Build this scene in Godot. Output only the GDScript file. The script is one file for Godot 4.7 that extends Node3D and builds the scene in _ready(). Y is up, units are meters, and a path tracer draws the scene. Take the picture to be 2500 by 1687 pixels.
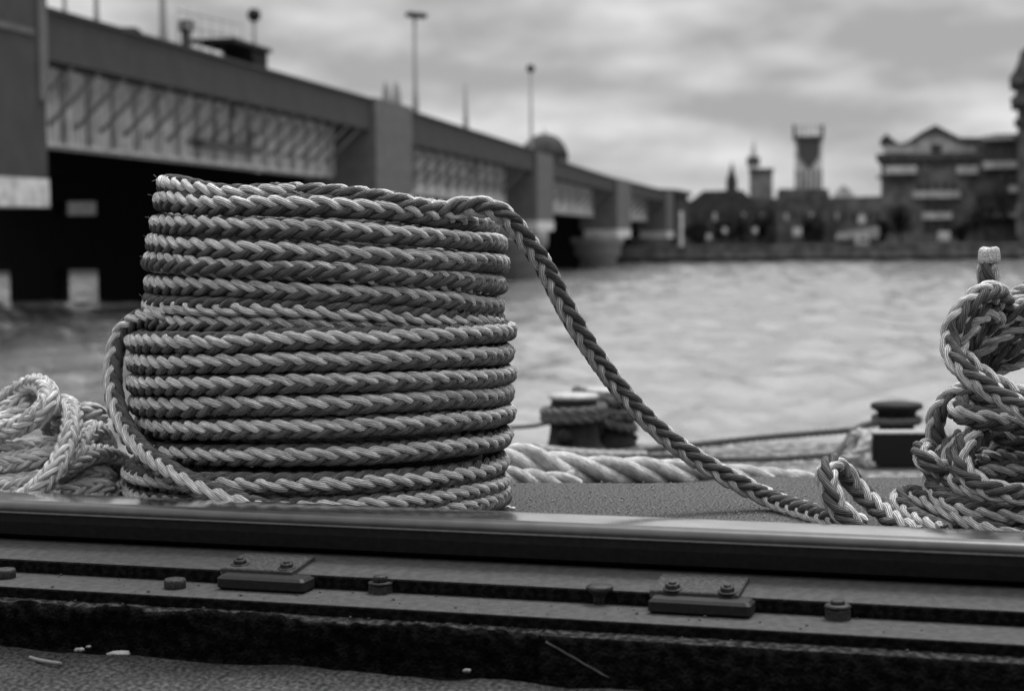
extends Node3D
# Coils of braided mooring rope on a quay beside a crane rail, a river and a road bridge behind, under an overcast sky.

const F := 4400.0                     # focal length in pixels of a 2500 x 1687 frame
const EYE := Vector3(0, 0.36, 0)
var cam_basis: Basis
var rng := RandomNumberGenerator.new()
var taken := {}
var M := {}

# ---------------------------------------------------------------- naming
func numbered(called: String) -> String:
	if not taken.has(called):
		taken[called] = 0
		return called
	taken[called] += 1
	return "%s_%03d" % [called, taken[called]]

func tag(o: Node3D, label: String, category: String, group := "") -> Node3D:
	o.set_meta("label", label)
	o.set_meta("category", category)
	if group != "":
		o.set_meta("group", group)
	return o

func thing(called: String, label: String, category: String, where := Vector3.ZERO, turn := 0.0, group := "") -> Node3D:
	var o := Node3D.new()
	o.name = numbered(called)
	add_child(o)
	o.position = where
	o.rotation.y = turn
	return tag(o, label, category, group)

func put(called: String, mesh: Mesh, mat: Material, parent: Node, where := Vector3.ZERO, rot := Vector3.ZERO) -> MeshInstance3D:
	var o := MeshInstance3D.new()
	o.mesh = mesh
	if mat:
		o.material_override = mat
	o.position = where
	o.rotation = rot
	if parent == self:
		o.name = numbered(called)
		add_child(o)
	else:
		o.name = called
		parent.add_child(o, true)
	return o

func structure(called: String, mesh: Mesh, mat: Material, where := Vector3.ZERO) -> MeshInstance3D:
	var o := put(called, mesh, mat, self, where)
	o.set_meta("kind", "structure")
	return o

# ---------------------------------------------------------------- places
func ray(x: float, y: float) -> Vector3:
	return cam_basis * Vector3((x - 1250.0) / F, -(y - 843.5) / F, -1.0)

func at_z(x: float, y: float, z: float) -> Vector3:      # z: distance ahead, positive
	var d := ray(x, y)
	return EYE + d * (z / -d.z)

func at_y(x: float, y: float, h: float) -> Vector3:
	var d := ray(x, y)
	return EYE + d * ((h - EYE.y) / d.y)

const PHI := 0.196699
var bu := Vector3(sin(PHI), 0, -cos(PHI))                # along the bridge
var bl := Vector3(-cos(PHI), 0, -sin(PHI))               # across it, away from us

func on_bridge(x: float, y: float, lat: float) -> Vector3:
	var d := ray(x, y)
	return EYE + d * (lat / d.dot(bl))

func B(t: float, lat: float, y: float) -> Vector3:
	return bu * t + bl * lat + Vector3(0, y, 0)

func pts(a: Array) -> PackedVector3Array:
	var out := PackedVector3Array()
	for p in a:
		out.append(at_z(p[0], p[1], p[2]))
	return out

# ---------------------------------------------------------------- materials
func grey(v: float, rough := 0.85, metal := 0.0) -> StandardMaterial3D:
	var m := StandardMaterial3D.new()
	var s := pow(v, 1.0 / 2.2)
	m.albedo_color = Color(s, s, s)
	m.roughness = rough
	m.metallic = metal
	if metal == 0.0 and rough > 0.5:      # rough dusty surfaces have hardly any sheen
		m.metallic_specular = 0.15
	return m

func noise_tex(freq: float, lo: float, hi: float, seed_v: int, size := 512, oct := 5, kind := FastNoiseLite.TYPE_SIMPLEX_SMOOTH, normal := false, strength := 6.0) -> NoiseTexture2D:
	var n := FastNoiseLite.new()
	n.noise_type = kind
	n.seed = seed_v
	n.frequency = freq
	n.fractal_octaves = oct
	var t := NoiseTexture2D.new()
	t.width = size
	t.height = size
	t.seamless = true
	t.noise = n
	if normal:
		t.as_normal_map = true
		t.bump_strength = strength
	else:
		var r := Gradient.new()
		r.set_color(0, Color(lo, lo, lo))
		r.set_color(1, Color(hi, hi, hi))
		r.set_offset(0, 0.24)
		r.set_offset(1, 0.76)
		t.color_ramp = r
	return t

func weathered(v: float, lo: float, scale: float, rough := 0.85, metal := 0.0, seed_v := 1, bump := 4.0, freq := 0.012) -> StandardMaterial3D:
	var m := grey(v, rough, metal)
	m.albedo_texture = noise_tex(freq, lo, 1.0, seed_v)
	m.uv1_triplanar = true
	m.uv1_world_triplanar = true
	m.uv1_scale = Vector3.ONE * scale
	if bump > 0.0:
		m.normal_enabled = true
		m.normal_texture = noise_tex(freq * 3.0, 0, 1, seed_v + 50, 512, 5, FastNoiseLite.TYPE_SIMPLEX_SMOOTH, true, bump)
	return m

func yarn_material(v: float, seed_v: int) -> StandardMaterial3D:
	# fine yarns that run along a strand, each with its own tone, and grimy patches
	var w := 128
	var h := 512
	var r := RandomNumberGenerator.new()
	r.seed = seed_v
	var blotch := FastNoiseLite.new()
	blotch.seed = seed_v
	blotch.frequency = 0.02
	var hair := FastNoiseLite.new()
	hair.seed = seed_v + 9
	hair.frequency = 0.09
	var tone: Array[float] = []
	for k in 16:
		tone.append(r.randf_range(0.80, 1.0))
	var bump := Image.create(w, h, false, Image.FORMAT_L8)
	var col := Image.create(w, h, false, Image.FORMAT_RGB8)
	for y in h:
		for x in w:
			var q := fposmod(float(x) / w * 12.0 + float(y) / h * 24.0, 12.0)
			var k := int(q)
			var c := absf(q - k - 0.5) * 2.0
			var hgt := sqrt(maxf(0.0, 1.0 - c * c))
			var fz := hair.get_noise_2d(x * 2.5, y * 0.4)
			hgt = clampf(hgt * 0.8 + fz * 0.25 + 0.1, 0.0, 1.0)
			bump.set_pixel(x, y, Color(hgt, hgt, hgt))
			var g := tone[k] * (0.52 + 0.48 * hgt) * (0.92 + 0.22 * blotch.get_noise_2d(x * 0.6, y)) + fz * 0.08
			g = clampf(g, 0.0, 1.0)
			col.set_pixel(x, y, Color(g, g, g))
	bump.bump_map_to_normal_map(12.0)
	var m := grey(v, 0.9)
	m.albedo_texture = ImageTexture.create_from_image(col)
	m.normal_enabled = true
	m.normal_texture = ImageTexture.create_from_image(bump)
	m.rim_enabled = true
	m.rim = 0.15
	return m

# ---------------------------------------------------------------- simple shapes
func add_box(st: SurfaceTool, c: Vector3, s: Vector3, b := Basis()) -> void:
	var h := s * 0.5
	for axis in 3:
		for sg in [-1.0, 1.0]:
			var n := Vector3.ZERO
			n[axis] = sg
			var u := Vector3.ZERO
			u[(axis + 1) % 3] = sg
			var v := Vector3.ZERO
			v[(axis + 2) % 3] = 1.0
			var q := [n - u - v, n + u - v, n + u + v, n - u + v]
			st.set_normal(b * n)
			for k in [0, 2, 1, 0, 3, 2]:
				st.add_vertex(c + b * (q[k] * h))

func box(s: Vector3) -> BoxMesh:
	var m := BoxMesh.new()
	m.size = s
	return m

func bevel_box(s: Vector3, e: float) -> ArrayMesh:
	# a box with chamfered edges, its base on y = 0
	var hx := s.x / 2
	var hz := s.z / 2
	var rings := []
	for l in [[0.0, e], [e, 0.0], [s.y - e, 0.0], [s.y, e]]:
		var i: float = l[1]
		rings.append([Vector3(-hx + i + e, l[0], -hz + i), Vector3(hx - i - e, l[0], -hz + i), Vector3(hx - i, l[0], -hz + i + e), Vector3(hx - i, l[0], hz - i - e), Vector3(hx - i - e, l[0], hz - i), Vector3(-hx + i + e, l[0], hz - i), Vector3(-hx + i, l[0], hz - i - e), Vector3(-hx + i, l[0], -hz + i + e)])
	return loft(rings, true)

func loft(rings: Array, caps: bool, smooth := false) -> ArrayMesh:
	# closed rings, each listed clockwise seen from above when they climb
	var st := SurfaceTool.new()
	st.begin(Mesh.PRIMITIVE_TRIANGLES)
	st.set_smooth_group(0 if smooth else -1)
	for i in rings.size() - 1:
		var a: Array = rings[i]
		var b: Array = rings[i + 1]
		var n := a.size()
		for k in n:
			var k2 := (k + 1) % n
			for v in [a[k], a[k2], b[k2], a[k], b[k2], b[k]]:
				st.add_vertex(v)
	if caps:
		for e in 2:
			var r: Array = rings[0] if e == 0 else rings[-1]
			var c := Vector3.ZERO
			for v in r:
				c += v
			c /= r.size()
			for k in r.size():
				var k2 := (k + 1) % r.size()
				for v in ([c, r[k2], r[k]] if e == 0 else [c, r[k], r[k2]]):
					st.add_vertex(v)
	st.generate_normals()
	return st.commit()

func lathe(profile: Array, n := 24, smooth := true) -> ArrayMesh:
	# profile: [radius, y] from the base up
	var rings := []
	for p in profile:
		var r := []
		for k in n:
			var a := TAU * k / n
			r.append(Vector3(cos(a) * p[0], p[1], sin(a) * p[0]))
		rings.append(r)
	return loft(rings, true, smooth)

func tube(path: PackedVector3Array, r: float, n := 8) -> ArrayMesh:
	var rings := []
	var up := Vector3.UP
	for i in path.size():
		var t := (path[mini(i + 1, path.size() - 1)] - path[maxi(i - 1, 0)]).normalized()
		if absf(t.dot(up)) > 0.95:
			up = Vector3.RIGHT
		var e1 := (up - t * up.dot(t)).normalized()
		up = e1
		var e2 := t.cross(e1)
		var ring := []
		for k in n:
			var a := -TAU * k / n
			ring.append(path[i] + (e1 * cos(a) + e2 * sin(a)) * r)
		rings.append(ring)
	return loft(rings, true, true)

func bar(a: Vector3, b: Vector3, r: float, n := 8) -> ArrayMesh:
	return tube(PackedVector3Array([a, (a + b) / 2, b]), r, n)

func extrude(profile: Array, x0: float, x1: float, wob := 0.0, steps := 1) -> ArrayMesh:
	# an open profile of [z, y] points, swept along x; seen from its outside the points run from back to front over the top
	var st := SurfaceTool.new()
	st.begin(Mesh.PRIMITIVE_TRIANGLES)
	var nz := FastNoiseLite.new()
	nz.frequency = 9.0
	nz.seed = 4
	var nf := FastNoiseLite.new()
	nf.frequency = 45.0
	nf.seed = 12
	for s in steps:
		for k in profile.size() - 1:
			st.set_smooth_group(-1 if wob == 0.0 and profile[k].size() < 3 else k / 64)
			var q := []
			for e in [[s, k], [s, k + 1], [s + 1, k + 1], [s + 1, k]]:
				var x := lerpf(x0, x1, float(e[0]) / steps)
				var p: Array = profile[e[1]]
				var v := Vector3(x, p[1], p[0])
				if wob > 0.0 and p.size() > 2:
					var d: float = p[2] * wob
					v += Vector3(0, nz.get_noise_2d(x, p[1] * 3.0) + nf.get_noise_2d(x, p[0]) * 0.5, nz.get_noise_2d(x + 31.0, p[1] * 3.0 + p[0]) + nf.get_noise_2d(x + 7.0, p[1]) * 0.6) * d
				q.append(v)
			for v in [q[0], q[2], q[1], q[0], q[3], q[2]]:
				st.add_vertex(v)
	st.generate_normals()
	return st.commit()

# ---------------------------------------------------------------- rope
func resample(p: PackedVector3Array, step: float) -> PackedVector3Array:
	var c := Curve3D.new()
	c.bake_interval = step
	for i in p.size():
		var t := (p[mini(i + 1, p.size() - 1)] - p[maxi(i - 1, 0)]) / 6.0
		if i > 0 and i < p.size() - 1:      # shorter handles next to short spans
			var la := p[i].distance_to(p[i - 1])
			var lb := p[i].distance_to(p[i + 1])
			var d := t.normalized()
			c.add_point(p[i], -d * la * 0.36, d * lb * 0.36)
		else:
			c.add_point(p[i], -t, t)
	return c.get_baked_points()

# A plaited rope: ns strands wind one way and ns the other, each over two and under two.
# Where the strands of one hand lie on top they make columns along the rope: here the light ones, between them the dark ones.
func braid(path: PackedVector3Array, D: float, ns: int, lay: float, column, mats: Array, normals := PackedVector3Array(), sides := 7, u0 := 0.0, closed_ends := true) -> ArrayMesh:
	var n := path.size()
	var m := ns / 2.0
	var T := PackedVector3Array()
	T.resize(n)
	var E1 := PackedVector3Array()
	E1.resize(n)
	var E2 := PackedVector3Array()
	E2.resize(n)
	var U := PackedFloat32Array()
	U.resize(n)
	var u := u0
	var e := Vector3.UP
	for i in n:
		var t := (path[mini(i + 1, n - 1)] - path[maxi(i - 1, 0)]).normalized()
		T[i] = t
		if i > 0:
			u += path[i].distance_to(path[i - 1])
		U[i] = u
		if normals.size() > 0:
			e = normals[i]
		elif i == 0:
			e = Vector3(0.3, 1, 0.9)
			if absf(t.dot(e.normalized())) > 0.9:
				e = Vector3(0.2, 0.1, 1)
		e = (e - t * e.dot(t)).normalized()
		E1[i] = e
		E2[i] = e.cross(t)        # up, for a rope that runs to the right with e towards us
	var L := lay * D
	var dwell := 0.46
	var bias := 0.25 if ns == 4 else 0.0
	var rs := D * (0.166 if ns == 4 else 0.142)
	var r0 := D * (0.232 if ns == 4 else 0.29)
	var am := D * (0.098 if ns == 4 else 0.075)
	var out := ArrayMesh.new()
	var cs := PackedVector2Array()
	for k in sides + 1:
		cs.append(Vector2(cos(TAU * k / sides), sin(TAU * k / sides)))
	var w := sides + 1
	for hand in 2:
		var V := PackedVector3Array()
		V.resize(ns * n * w)
		var N := PackedVector3Array()
		N.resize(ns * n * w)
		var UV := PackedVector2Array()
		UV.resize(ns * n * w)
		var I := PackedInt32Array()
		I.resize(ns * (n - 1) * sides * 6)
		var sg := -1.0 if hand == 0 else 1.0
		var rh := rs
		var ah := am
		if ns == 4:
			rh = rs * (1.0 if hand == 0 else 1.06)
			ah = am * (1.06 if hand == 0 else 0.86)
		var vi := 0
		var ii := 0
		var C := PackedVector3Array()
		C.resize(n)
		var Rd := PackedVector3Array()
		Rd.resize(n)
		for s in ns:
			var jit := rng.randf_range(-0.06, 0.06)
			for i in n:
				var th := sg * TAU * U[i] / L + TAU * (s + jit) / ns + (0.0 if hand == 0 else PI / ns)
				var col: float = column[i] if column is PackedFloat32Array else float(column)
				# a strand lies flatter along the rope where it is on top
				th -= (dwell if hand == 0 else -dwell) * sin(m * th) / m
				var wv := (cos(m * th) - bias) * (1.0 if hand == 0 else -1.0)
				wv = 1.25 * wv / sqrt(0.56 + wv * wv)
				var thc := th + col
				var rad := E1[i] * cos(thc) + E2[i] * sin(thc)
				Rd[i] = rad
				C[i] = path[i] + rad * (r0 + ah * wv)
			for i in n:
				var t := C[mini(i + 1, n - 1)] - C[maxi(i - 1, 0)]
				t = t.normalized()
				var e1 := (Rd[i] - t * Rd[i].dot(t)).normalized()
				var e2 := t.cross(e1)
				var c := C[i]
				var uu := U[i] / (D * 9.0) + s * 0.37
				var f := rh
				if closed_ends and (i == 0 or i == n - 1):
					f = rh * 0.3
				for k in w:
					var nn := e1 * cs[k].x + e2 * cs[k].y
					V[vi] = c + nn * f
					N[vi] = nn
					UV[vi] = Vector2(float(k) / sides, uu)
					vi += 1
			var base := s * n * w
			for i in n - 1:
				var a := base + i * w
				for k in sides:
					var b := a + k
					I[ii] = b
					I[ii + 1] = b + w
					I[ii + 2] = b + 1
					I[ii + 3] = b + 1
					I[ii + 4] = b + w
					I[ii + 5] = b + w + 1
					ii += 6
		var arr := []
		arr.resize(Mesh.ARRAY_MAX)
		arr[Mesh.ARRAY_VERTEX] = V
		arr[Mesh.ARRAY_NORMAL] = N
		arr[Mesh.ARRAY_TEX_UV] = UV
		arr[Mesh.ARRAY_INDEX] = I
		out.add_surface_from_arrays(Mesh.PRIMITIVE_TRIANGLES, arr)
		out.surface_set_material(hand, mats[hand])
	return out

func rope_part(called: String, list: Array, D: float, ns: int, mats: Array, parent: Node, column := 0.6, twist := 3.0, lay := 3.6) -> MeshInstance3D:
	var p := resample(pts(list), D * 0.24)
	var col := PackedFloat32Array()
	for i in p.size():
		col.append(column + twist * i * D * 0.24)
	return put(called, braid(p, D, ns, lay, col, mats), null, parent)

# ================================================================ the scene
func _ready() -> void:
	rng.seed = 20240
	# camera
	cam_basis = Basis(Vector3.RIGHT, -atan((843.5 - 575.0) / F)) * Basis(Vector3.BACK, -deg_to_rad(0.5))
	var cam := Camera3D.new()
	cam.name = "camera"
	cam.transform = Transform3D(cam_basis, EYE)
	cam.near = 0.05
	cam.far = 6000.0
	var lens := CameraAttributesPhysical.new()
	lens.frustum_focal_length = 24.0 * F / 1687.0
	lens.exposure_aperture = 6.3
	lens.frustum_focus_distance = 2.16
	lens.frustum_near = 0.05
	lens.frustum_far = 6000.0
	cam.attributes = lens
	add_child(cam)
	cam.fov = rad_to_deg(2.0 * atan(843.5 / F))
	cam.current = true
	# sky
	var we := WorldEnvironment.new()
	we.name = "world_environment"
	var env := Environment.new()
	env.background_mode = Environment.BG_SKY
	env.tonemap_mode = Environment.TONE_MAPPER_LINEAR
	env.tonemap_exposure = 1.0
	env.sdfgi_enabled = true
	env.ssao_enabled = true
	env.ssil_enabled = true
	var pano := PanoramaSkyMaterial.new()
	pano.panorama = overcast()
	var sky := Sky.new()
	sky.sky_material = pano
	env.sky = sky
	env.background_energy_multiplier = 1.0
	we.environment = env
	add_child(we)
	# sun behind thick cloud, high and a little ahead on the right
	var sun := DirectionalLight3D.new()
	sun.name = "sun"
	sun.light_energy = 1.2
	sun.light_angular_distance = 24.0
	sun.shadow_enabled = true
	sun.look_at_from_position(Vector3(1.6, 7.0, -3.2), Vector3.ZERO)
	add_child(sun)

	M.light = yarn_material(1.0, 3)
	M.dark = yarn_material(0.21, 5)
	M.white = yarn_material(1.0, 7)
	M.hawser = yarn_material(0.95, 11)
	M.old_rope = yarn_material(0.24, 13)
	M.concrete = weathered(0.17, 0.35, 11.0, 0.9, 0.0, 21, 7.0, 0.04)
	M.ground = weathered(0.13, 0.45, 9.0, 0.95, 0.0, 24, 12.0, 0.03)
	M.shaded_grime = weathered(0.008, 0.3, 6.0, 0.9, 0.0, 27, 10.0, 0.02)  # grimy plinth face; its near-black also has the shade put into the colour
	M.lip = weathered(0.045, 0.3, 9.0, 0.9, 0.0, 29, 10.0, 0.02)
	M.steel = weathered(0.010, 0.8, 9.0, 0.55, 0.0, 31, 0.6, 0.02)
	M.steel.metallic_specular = 0.3
	M.foot = weathered(0.060, 0.86, 7.0, 0.55, 0.0, 33, 2.0, 0.02)
	M.polished = weathered(0.80, 0.94, 4.0, 0.15, 1.0, 35, 0.0, 0.01)
	M.shoulder = weathered(0.05, 0.88, 6.0, 0.40, 0.7, 36, 0.0, 0.01)
	M.edge_shade = weathered(0.006, 0.4, 9.0, 0.85, 0.0, 38, 4.0, 0.02)  # shade of the upright foot and plate edges, put into the colour
	M.bolt = weathered(0.036, 0.6, 25.0, 0.5, 0.0, 37, 6.0, 0.02)
	M.bolt.metallic_specular = 0.3
	M.clip = weathered(0.060, 0.7, 16.0, 0.6, 0.0, 39, 1.2, 0.02)

	water()
	quay()
	far_bank()
	bridge()
	rail()
	warehouse()
	landing()
	coil()
	white_pile()
	dark_pile()
	litter()

func overcast() -> ImageTexture:
	var w := 2048
	var h := 1024
	var a := FastNoiseLite.new()
	a.seed = 8
	a.frequency = 1.0
	a.fractal_octaves = 5
	a.fractal_gain = 0.58
	var data := PackedFloat32Array()
	data.resize(w * h * 3)
	var k := 0
	for y in h:
		var el := PI * (0.5 - (y + 0.5) / h)
		var ce := cos(el)
		var se := sin(el)
		var up := maxf(se, 0.0)
		var base := 0.59 - 0.09 * smoothstep(0.0, 0.13, up) + 1.5 * smoothstep(0.09, 0.85, up)
		for x in w:
			var v := base
			if el > -0.05:
				var az := TAU * (x + 0.5) / w
				var sx := sin(az) * ce
				var sz := cos(az) * ce
				var str := lerpf(29.0, 7.0, smoothstep(0.0, 0.6, up))
				var c := a.get_noise_3d(sx * 6.4, up * str, sz * 6.4)
				v = base * (1.0 + 0.85 * c * smoothstep(-0.01, 0.05, up) * (1.0 - 0.55 * smoothstep(0.2, 0.7, up)))
			if el < 0.0:
				v = lerpf(v, 0.2, smoothstep(0.0, 0.1, -se))
			data[k] = v
			data[k + 1] = v
			data[k + 2] = v
			k += 3
	return ImageTexture.create_from_image(Image.create_from_data(w, h, false, Image.FORMAT_RGBF, data.to_byte_array()))

# ---------------------------------------------------------------- river
func water() -> void:
	var m := grey(0.15, 0.06)
	m.metallic_specular = 1.0
	m.normal_enabled = true
	m.normal_scale = 0.45
	m.uv1_triplanar = true
	m.uv1_world_triplanar = true
	m.uv1_scale = Vector3.ONE * 0.12
	m.normal_texture = noise_tex(0.012, 0, 1, 70, 1024, 5, FastNoiseLite.TYPE_SIMPLEX_SMOOTH, true, 14.0)
	# near the quay the waves are shaped; the sheet beyond is calm at this distance
	var nz := FastNoiseLite.new()
	nz.seed = 5
	nz.frequency = 0.42
	nz.fractal_octaves = 4
	var ripple := FastNoiseLite.new()
	ripple.seed = 15
	ripple.frequency = 0.34
	ripple.fractal_octaves = 3
	var cols := 300
	var rows := 420
	var V := PackedVector3Array()
	var I := PackedInt32Array()
	for j in rows + 1:
		var f := float(j) / rows
		var z := -5.6 * pow(310.0 / 5.6, f)
		for i in cols + 1:
			var x := (float(i) / cols * 2.0 - 1.0) * (14.0 + absf(z) * 0.62)
			var amp := 0.115 * lerpf(1.0, 0.7, f)
			V.append(Vector3(x, -2.9 + nz.get_noise_2d(x * 0.45, z) * amp * 1.5 + ripple.get_noise_2d(x, z * 0.6) * 0.30, z))
	for j in rows:
		for i in cols:
			var a := j * (cols + 1) + i
			I.append_array(PackedInt32Array([a, a + cols + 1, a + 1, a + 1, a + cols + 1, a + cols + 2]))
	var arr := []
	arr.resize(Mesh.ARRAY_MAX)
	arr[Mesh.ARRAY_VERTEX] = V
	arr[Mesh.ARRAY_INDEX] = I
	var am := ArrayMesh.new()
	am.add_surface_from_arrays(Mesh.PRIMITIVE_TRIANGLES, arr)
	var st := SurfaceTool.new()
	st.create_from(am, 0)
	st.generate_normals()
	structure("river_water", st.commit(), m)
	var sheet := PlaneMesh.new()
	sheet.size = Vector2(5000, 5000)
	structure("water_sheet", sheet, m, Vector3(0, -3.25, 0))

# ---------------------------------------------------------------- quay
const RAIL_TURN := -0.30369          # 17.4 degrees
var rail_at := Vector3(0, 0, -1.9207)

func rail_local(p: Vector3) -> Vector3:
	return (p - rail_at).rotated(Vector3.UP, -RAIL_TURN)

func quay() -> void:
	# the deck behind the rail, with a worn front edge towards the river
	var st := SurfaceTool.new()
	st.begin(Mesh.PRIMITIVE_TRIANGLES)
	st.set_smooth_group(0)
	var nz := FastNoiseLite.new()
	nz.seed = 6
	nz.frequency = 6.0
	nz.fractal_octaves = 4
	var nu := 260
	var nv := 60
	var grid := []
	for i in nu + 1:
		var s := -7.0 + 11.0 * i / nu
		if s > -0.9 and s < 0.9:
			pass
		var row := []
		var near := Vector3(s, 0, -0.104).rotated(Vector3.UP, RAIL_TURN) + rail_at
		var far := Vector3(near.x, 0, 0.119 * near.x - 2.6455)
		if far.z > near.z - 0.05:
			far.z = near.z - 0.05
		for j in nv + 1:
			var f := float(j) / nv
			var p := near.lerp(far, f)
			p.y = nz.get_noise_2d(p.x, p.z) * 0.0022 - 0.001
			if j >= nv - 1:
				p.y -= 0.0012 * (j - nv + 2) + 0.002 * absf(nz.get_noise_2d(p.x * 3.0, 9.0))
			row.append(p)
		row.append(Vector3(far.x, -0.03, far.z - 0.004))
		row.push_front(Vector3(near.x, -0.06, near.z))
		grid.append(row)
	for i in nu:
		for j in grid[0].size() - 1:
			for v in [grid[i][j], grid[i + 1][j + 1], grid[i + 1][j], grid[i][j], grid[i][j + 1], grid[i + 1][j + 1]]:
				st.add_vertex(v)
	st.generate_normals()
	structure("quay_deck", st.commit(), M.concrete)
	# grit on the deck
	var gm := SphereMesh.new()
	gm.radius = 1.0
	gm.height = 1.5
	gm.radial_segments = 6
	gm.rings = 3
	var mm := MultiMesh.new()
	mm.transform_format = MultiMesh.TRANSFORM_3D
	mm.mesh = gm
	mm.instance_count = 5200
	for k in 5200:
		var x := rng.randf_range(-0.85, 0.75)
		var z := rng.randf_range(-2.60, 0.02)
		var lo := x * 0.3137 - 1.97 - 0.13
		var hi := x * 0.119 - 2.63
		z = lerpf(lo, hi, rng.randf())
		var r := 0.0005 + 0.0015 * pow(rng.randf(), 3.0)
		mm.set_instance_transform(k, Transform3D(Basis.from_euler(Vector3(rng.randf() * 3, rng.randf() * 6, rng.randf() * 3)).scaled(Vector3(1, rng.randf_range(0.5, 1), rng.randf_range(0.6, 1)) * r), Vector3(x, r * 0.2, z)))
	var grit := MultiMeshInstance3D.new()
	grit.name = "grit"
	grit.multimesh = mm
	grit.material_override = grey(0.26, 0.9)
	add_child(grit)
	tag(grit, "loose grit scattered over the concrete quay deck behind the rail", "grit")
	grit.set_meta("kind", "stuff")
	# the plinth that carries the rail, its front edge broken on the left and clean on the right
	var joint := rail_local(at_y(1322, 1545, -0.02)).x
	var prof := [[-0.1035, -0.0204], [0.150, -0.0204], [0.183, -0.0206, 0.3], [0.1895, -0.0214, 1.0]]
	var prof_b := [[0.1895, -0.0214, 1.0], [0.1925, -0.0245, 1.0], [0.1935, -0.029, 0.9], [0.1925, -0.036, 0.9], [0.189, -0.044, 0.9], [0.186, -0.053, 0.7], [0.184, -0.075]]
	for e in [[prof, M.lip], [prof_b, M.shaded_grime]]:
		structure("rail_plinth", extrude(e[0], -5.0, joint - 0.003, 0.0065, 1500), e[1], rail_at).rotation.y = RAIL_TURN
	var prof2 := [[-0.1035, -0.0204], [0.150, -0.0204], [0.192, -0.0206, 0.1], [0.2005, -0.0215, 0.2]]
	var prof2_b := [[0.2005, -0.0215, 0.2], [0.2025, -0.0240, 0.3], [0.2030, -0.030, 0.1], [0.2030, -0.040, 0.1], [0.2030, -0.052, 0.1], [0.2030, -0.075]]
	for e in [[prof2, M.lip], [prof2_b, M.shaded_grime]]:
		structure("rail_plinth", extrude(e[0], joint, 3.2, 0.004, 600), e[1], rail_at).rotation.y = RAIL_TURN
	var end := structure("rail_plinth", box(Vector3(0.002, 0.054, 0.052)), M.shaded_grime, rail_at + Vector3(joint - 0.0008, -0.0485, 0.1763).rotated(Vector3.UP, RAIL_TURN))
	end.rotation.y = RAIL_TURN
	# a raised weld seam runs down the face of the right block
	var sa := at_y(1332, 1558, -0.027) + Vector3(0, 0, 0.001)
	var lp := rail_local(sa)
	var seam := PackedVector3Array()
	for k in 12:
		var f := k / 11.0
		seam.append(rail_at + Vector3(joint + 0.006 + 0.062 * f, -0.027 - 0.031 * f, 0.2034 + 0.0007 * sin(k * 2.1)).rotated(Vector3.UP, RAIL_TURN))
	var sm := structure("plinth_seam", tube(seam, 0.0012, 6), M.foot)
	# lower ground on our side, rising slightly away from the plinth, darker along it
	st = SurfaceTool.new()
	st.begin(Mesh.PRIMITIVE_TRIANGLES)
	st.set_smooth_group(0)
	nz.frequency = 4.0
	var gn := FastNoiseLite.new()
	gn.seed = 66
	gn.frequency = 2.0
	gn.fractal_octaves = 4
	grid = []
	nu = 420
	nv = 110
	for i in nu + 1:
		var s := -6.0 + 9.0 * i / nu
		var row := []
		for j in nv + 1:
			var q := 0.188 + 0.55 * float(j) / nv
			if j == nv:
				q = 16.0
			var p := Vector3(s, 0, q).rotated(Vector3.UP, RAIL_TURN) + rail_at
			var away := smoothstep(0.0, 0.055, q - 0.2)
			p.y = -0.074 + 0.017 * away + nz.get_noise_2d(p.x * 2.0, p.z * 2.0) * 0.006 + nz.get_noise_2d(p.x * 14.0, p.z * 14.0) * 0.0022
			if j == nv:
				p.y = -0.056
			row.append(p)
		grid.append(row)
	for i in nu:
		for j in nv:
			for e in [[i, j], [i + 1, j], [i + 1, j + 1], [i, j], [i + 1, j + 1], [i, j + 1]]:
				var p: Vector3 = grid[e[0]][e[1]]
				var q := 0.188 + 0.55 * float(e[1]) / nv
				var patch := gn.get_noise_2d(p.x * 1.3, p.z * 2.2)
				var off_plinth := smoothstep(0.02, 0.10 + 0.08 * patch + 0.10 * smoothstep(0.0, -0.55, p.x), q - 0.205 + 0.035 * patch)
				var g := lerpf(0.16, 1.0, off_plinth) * (0.8 + 0.35 * gn.get_noise_2d(p.x * 5.0, p.z * 5.0))
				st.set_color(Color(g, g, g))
				st.add_vertex(p)
	st.generate_normals()
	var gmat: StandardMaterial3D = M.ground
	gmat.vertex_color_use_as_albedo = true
	structure("ground", st.commit(), gmat)

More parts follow.
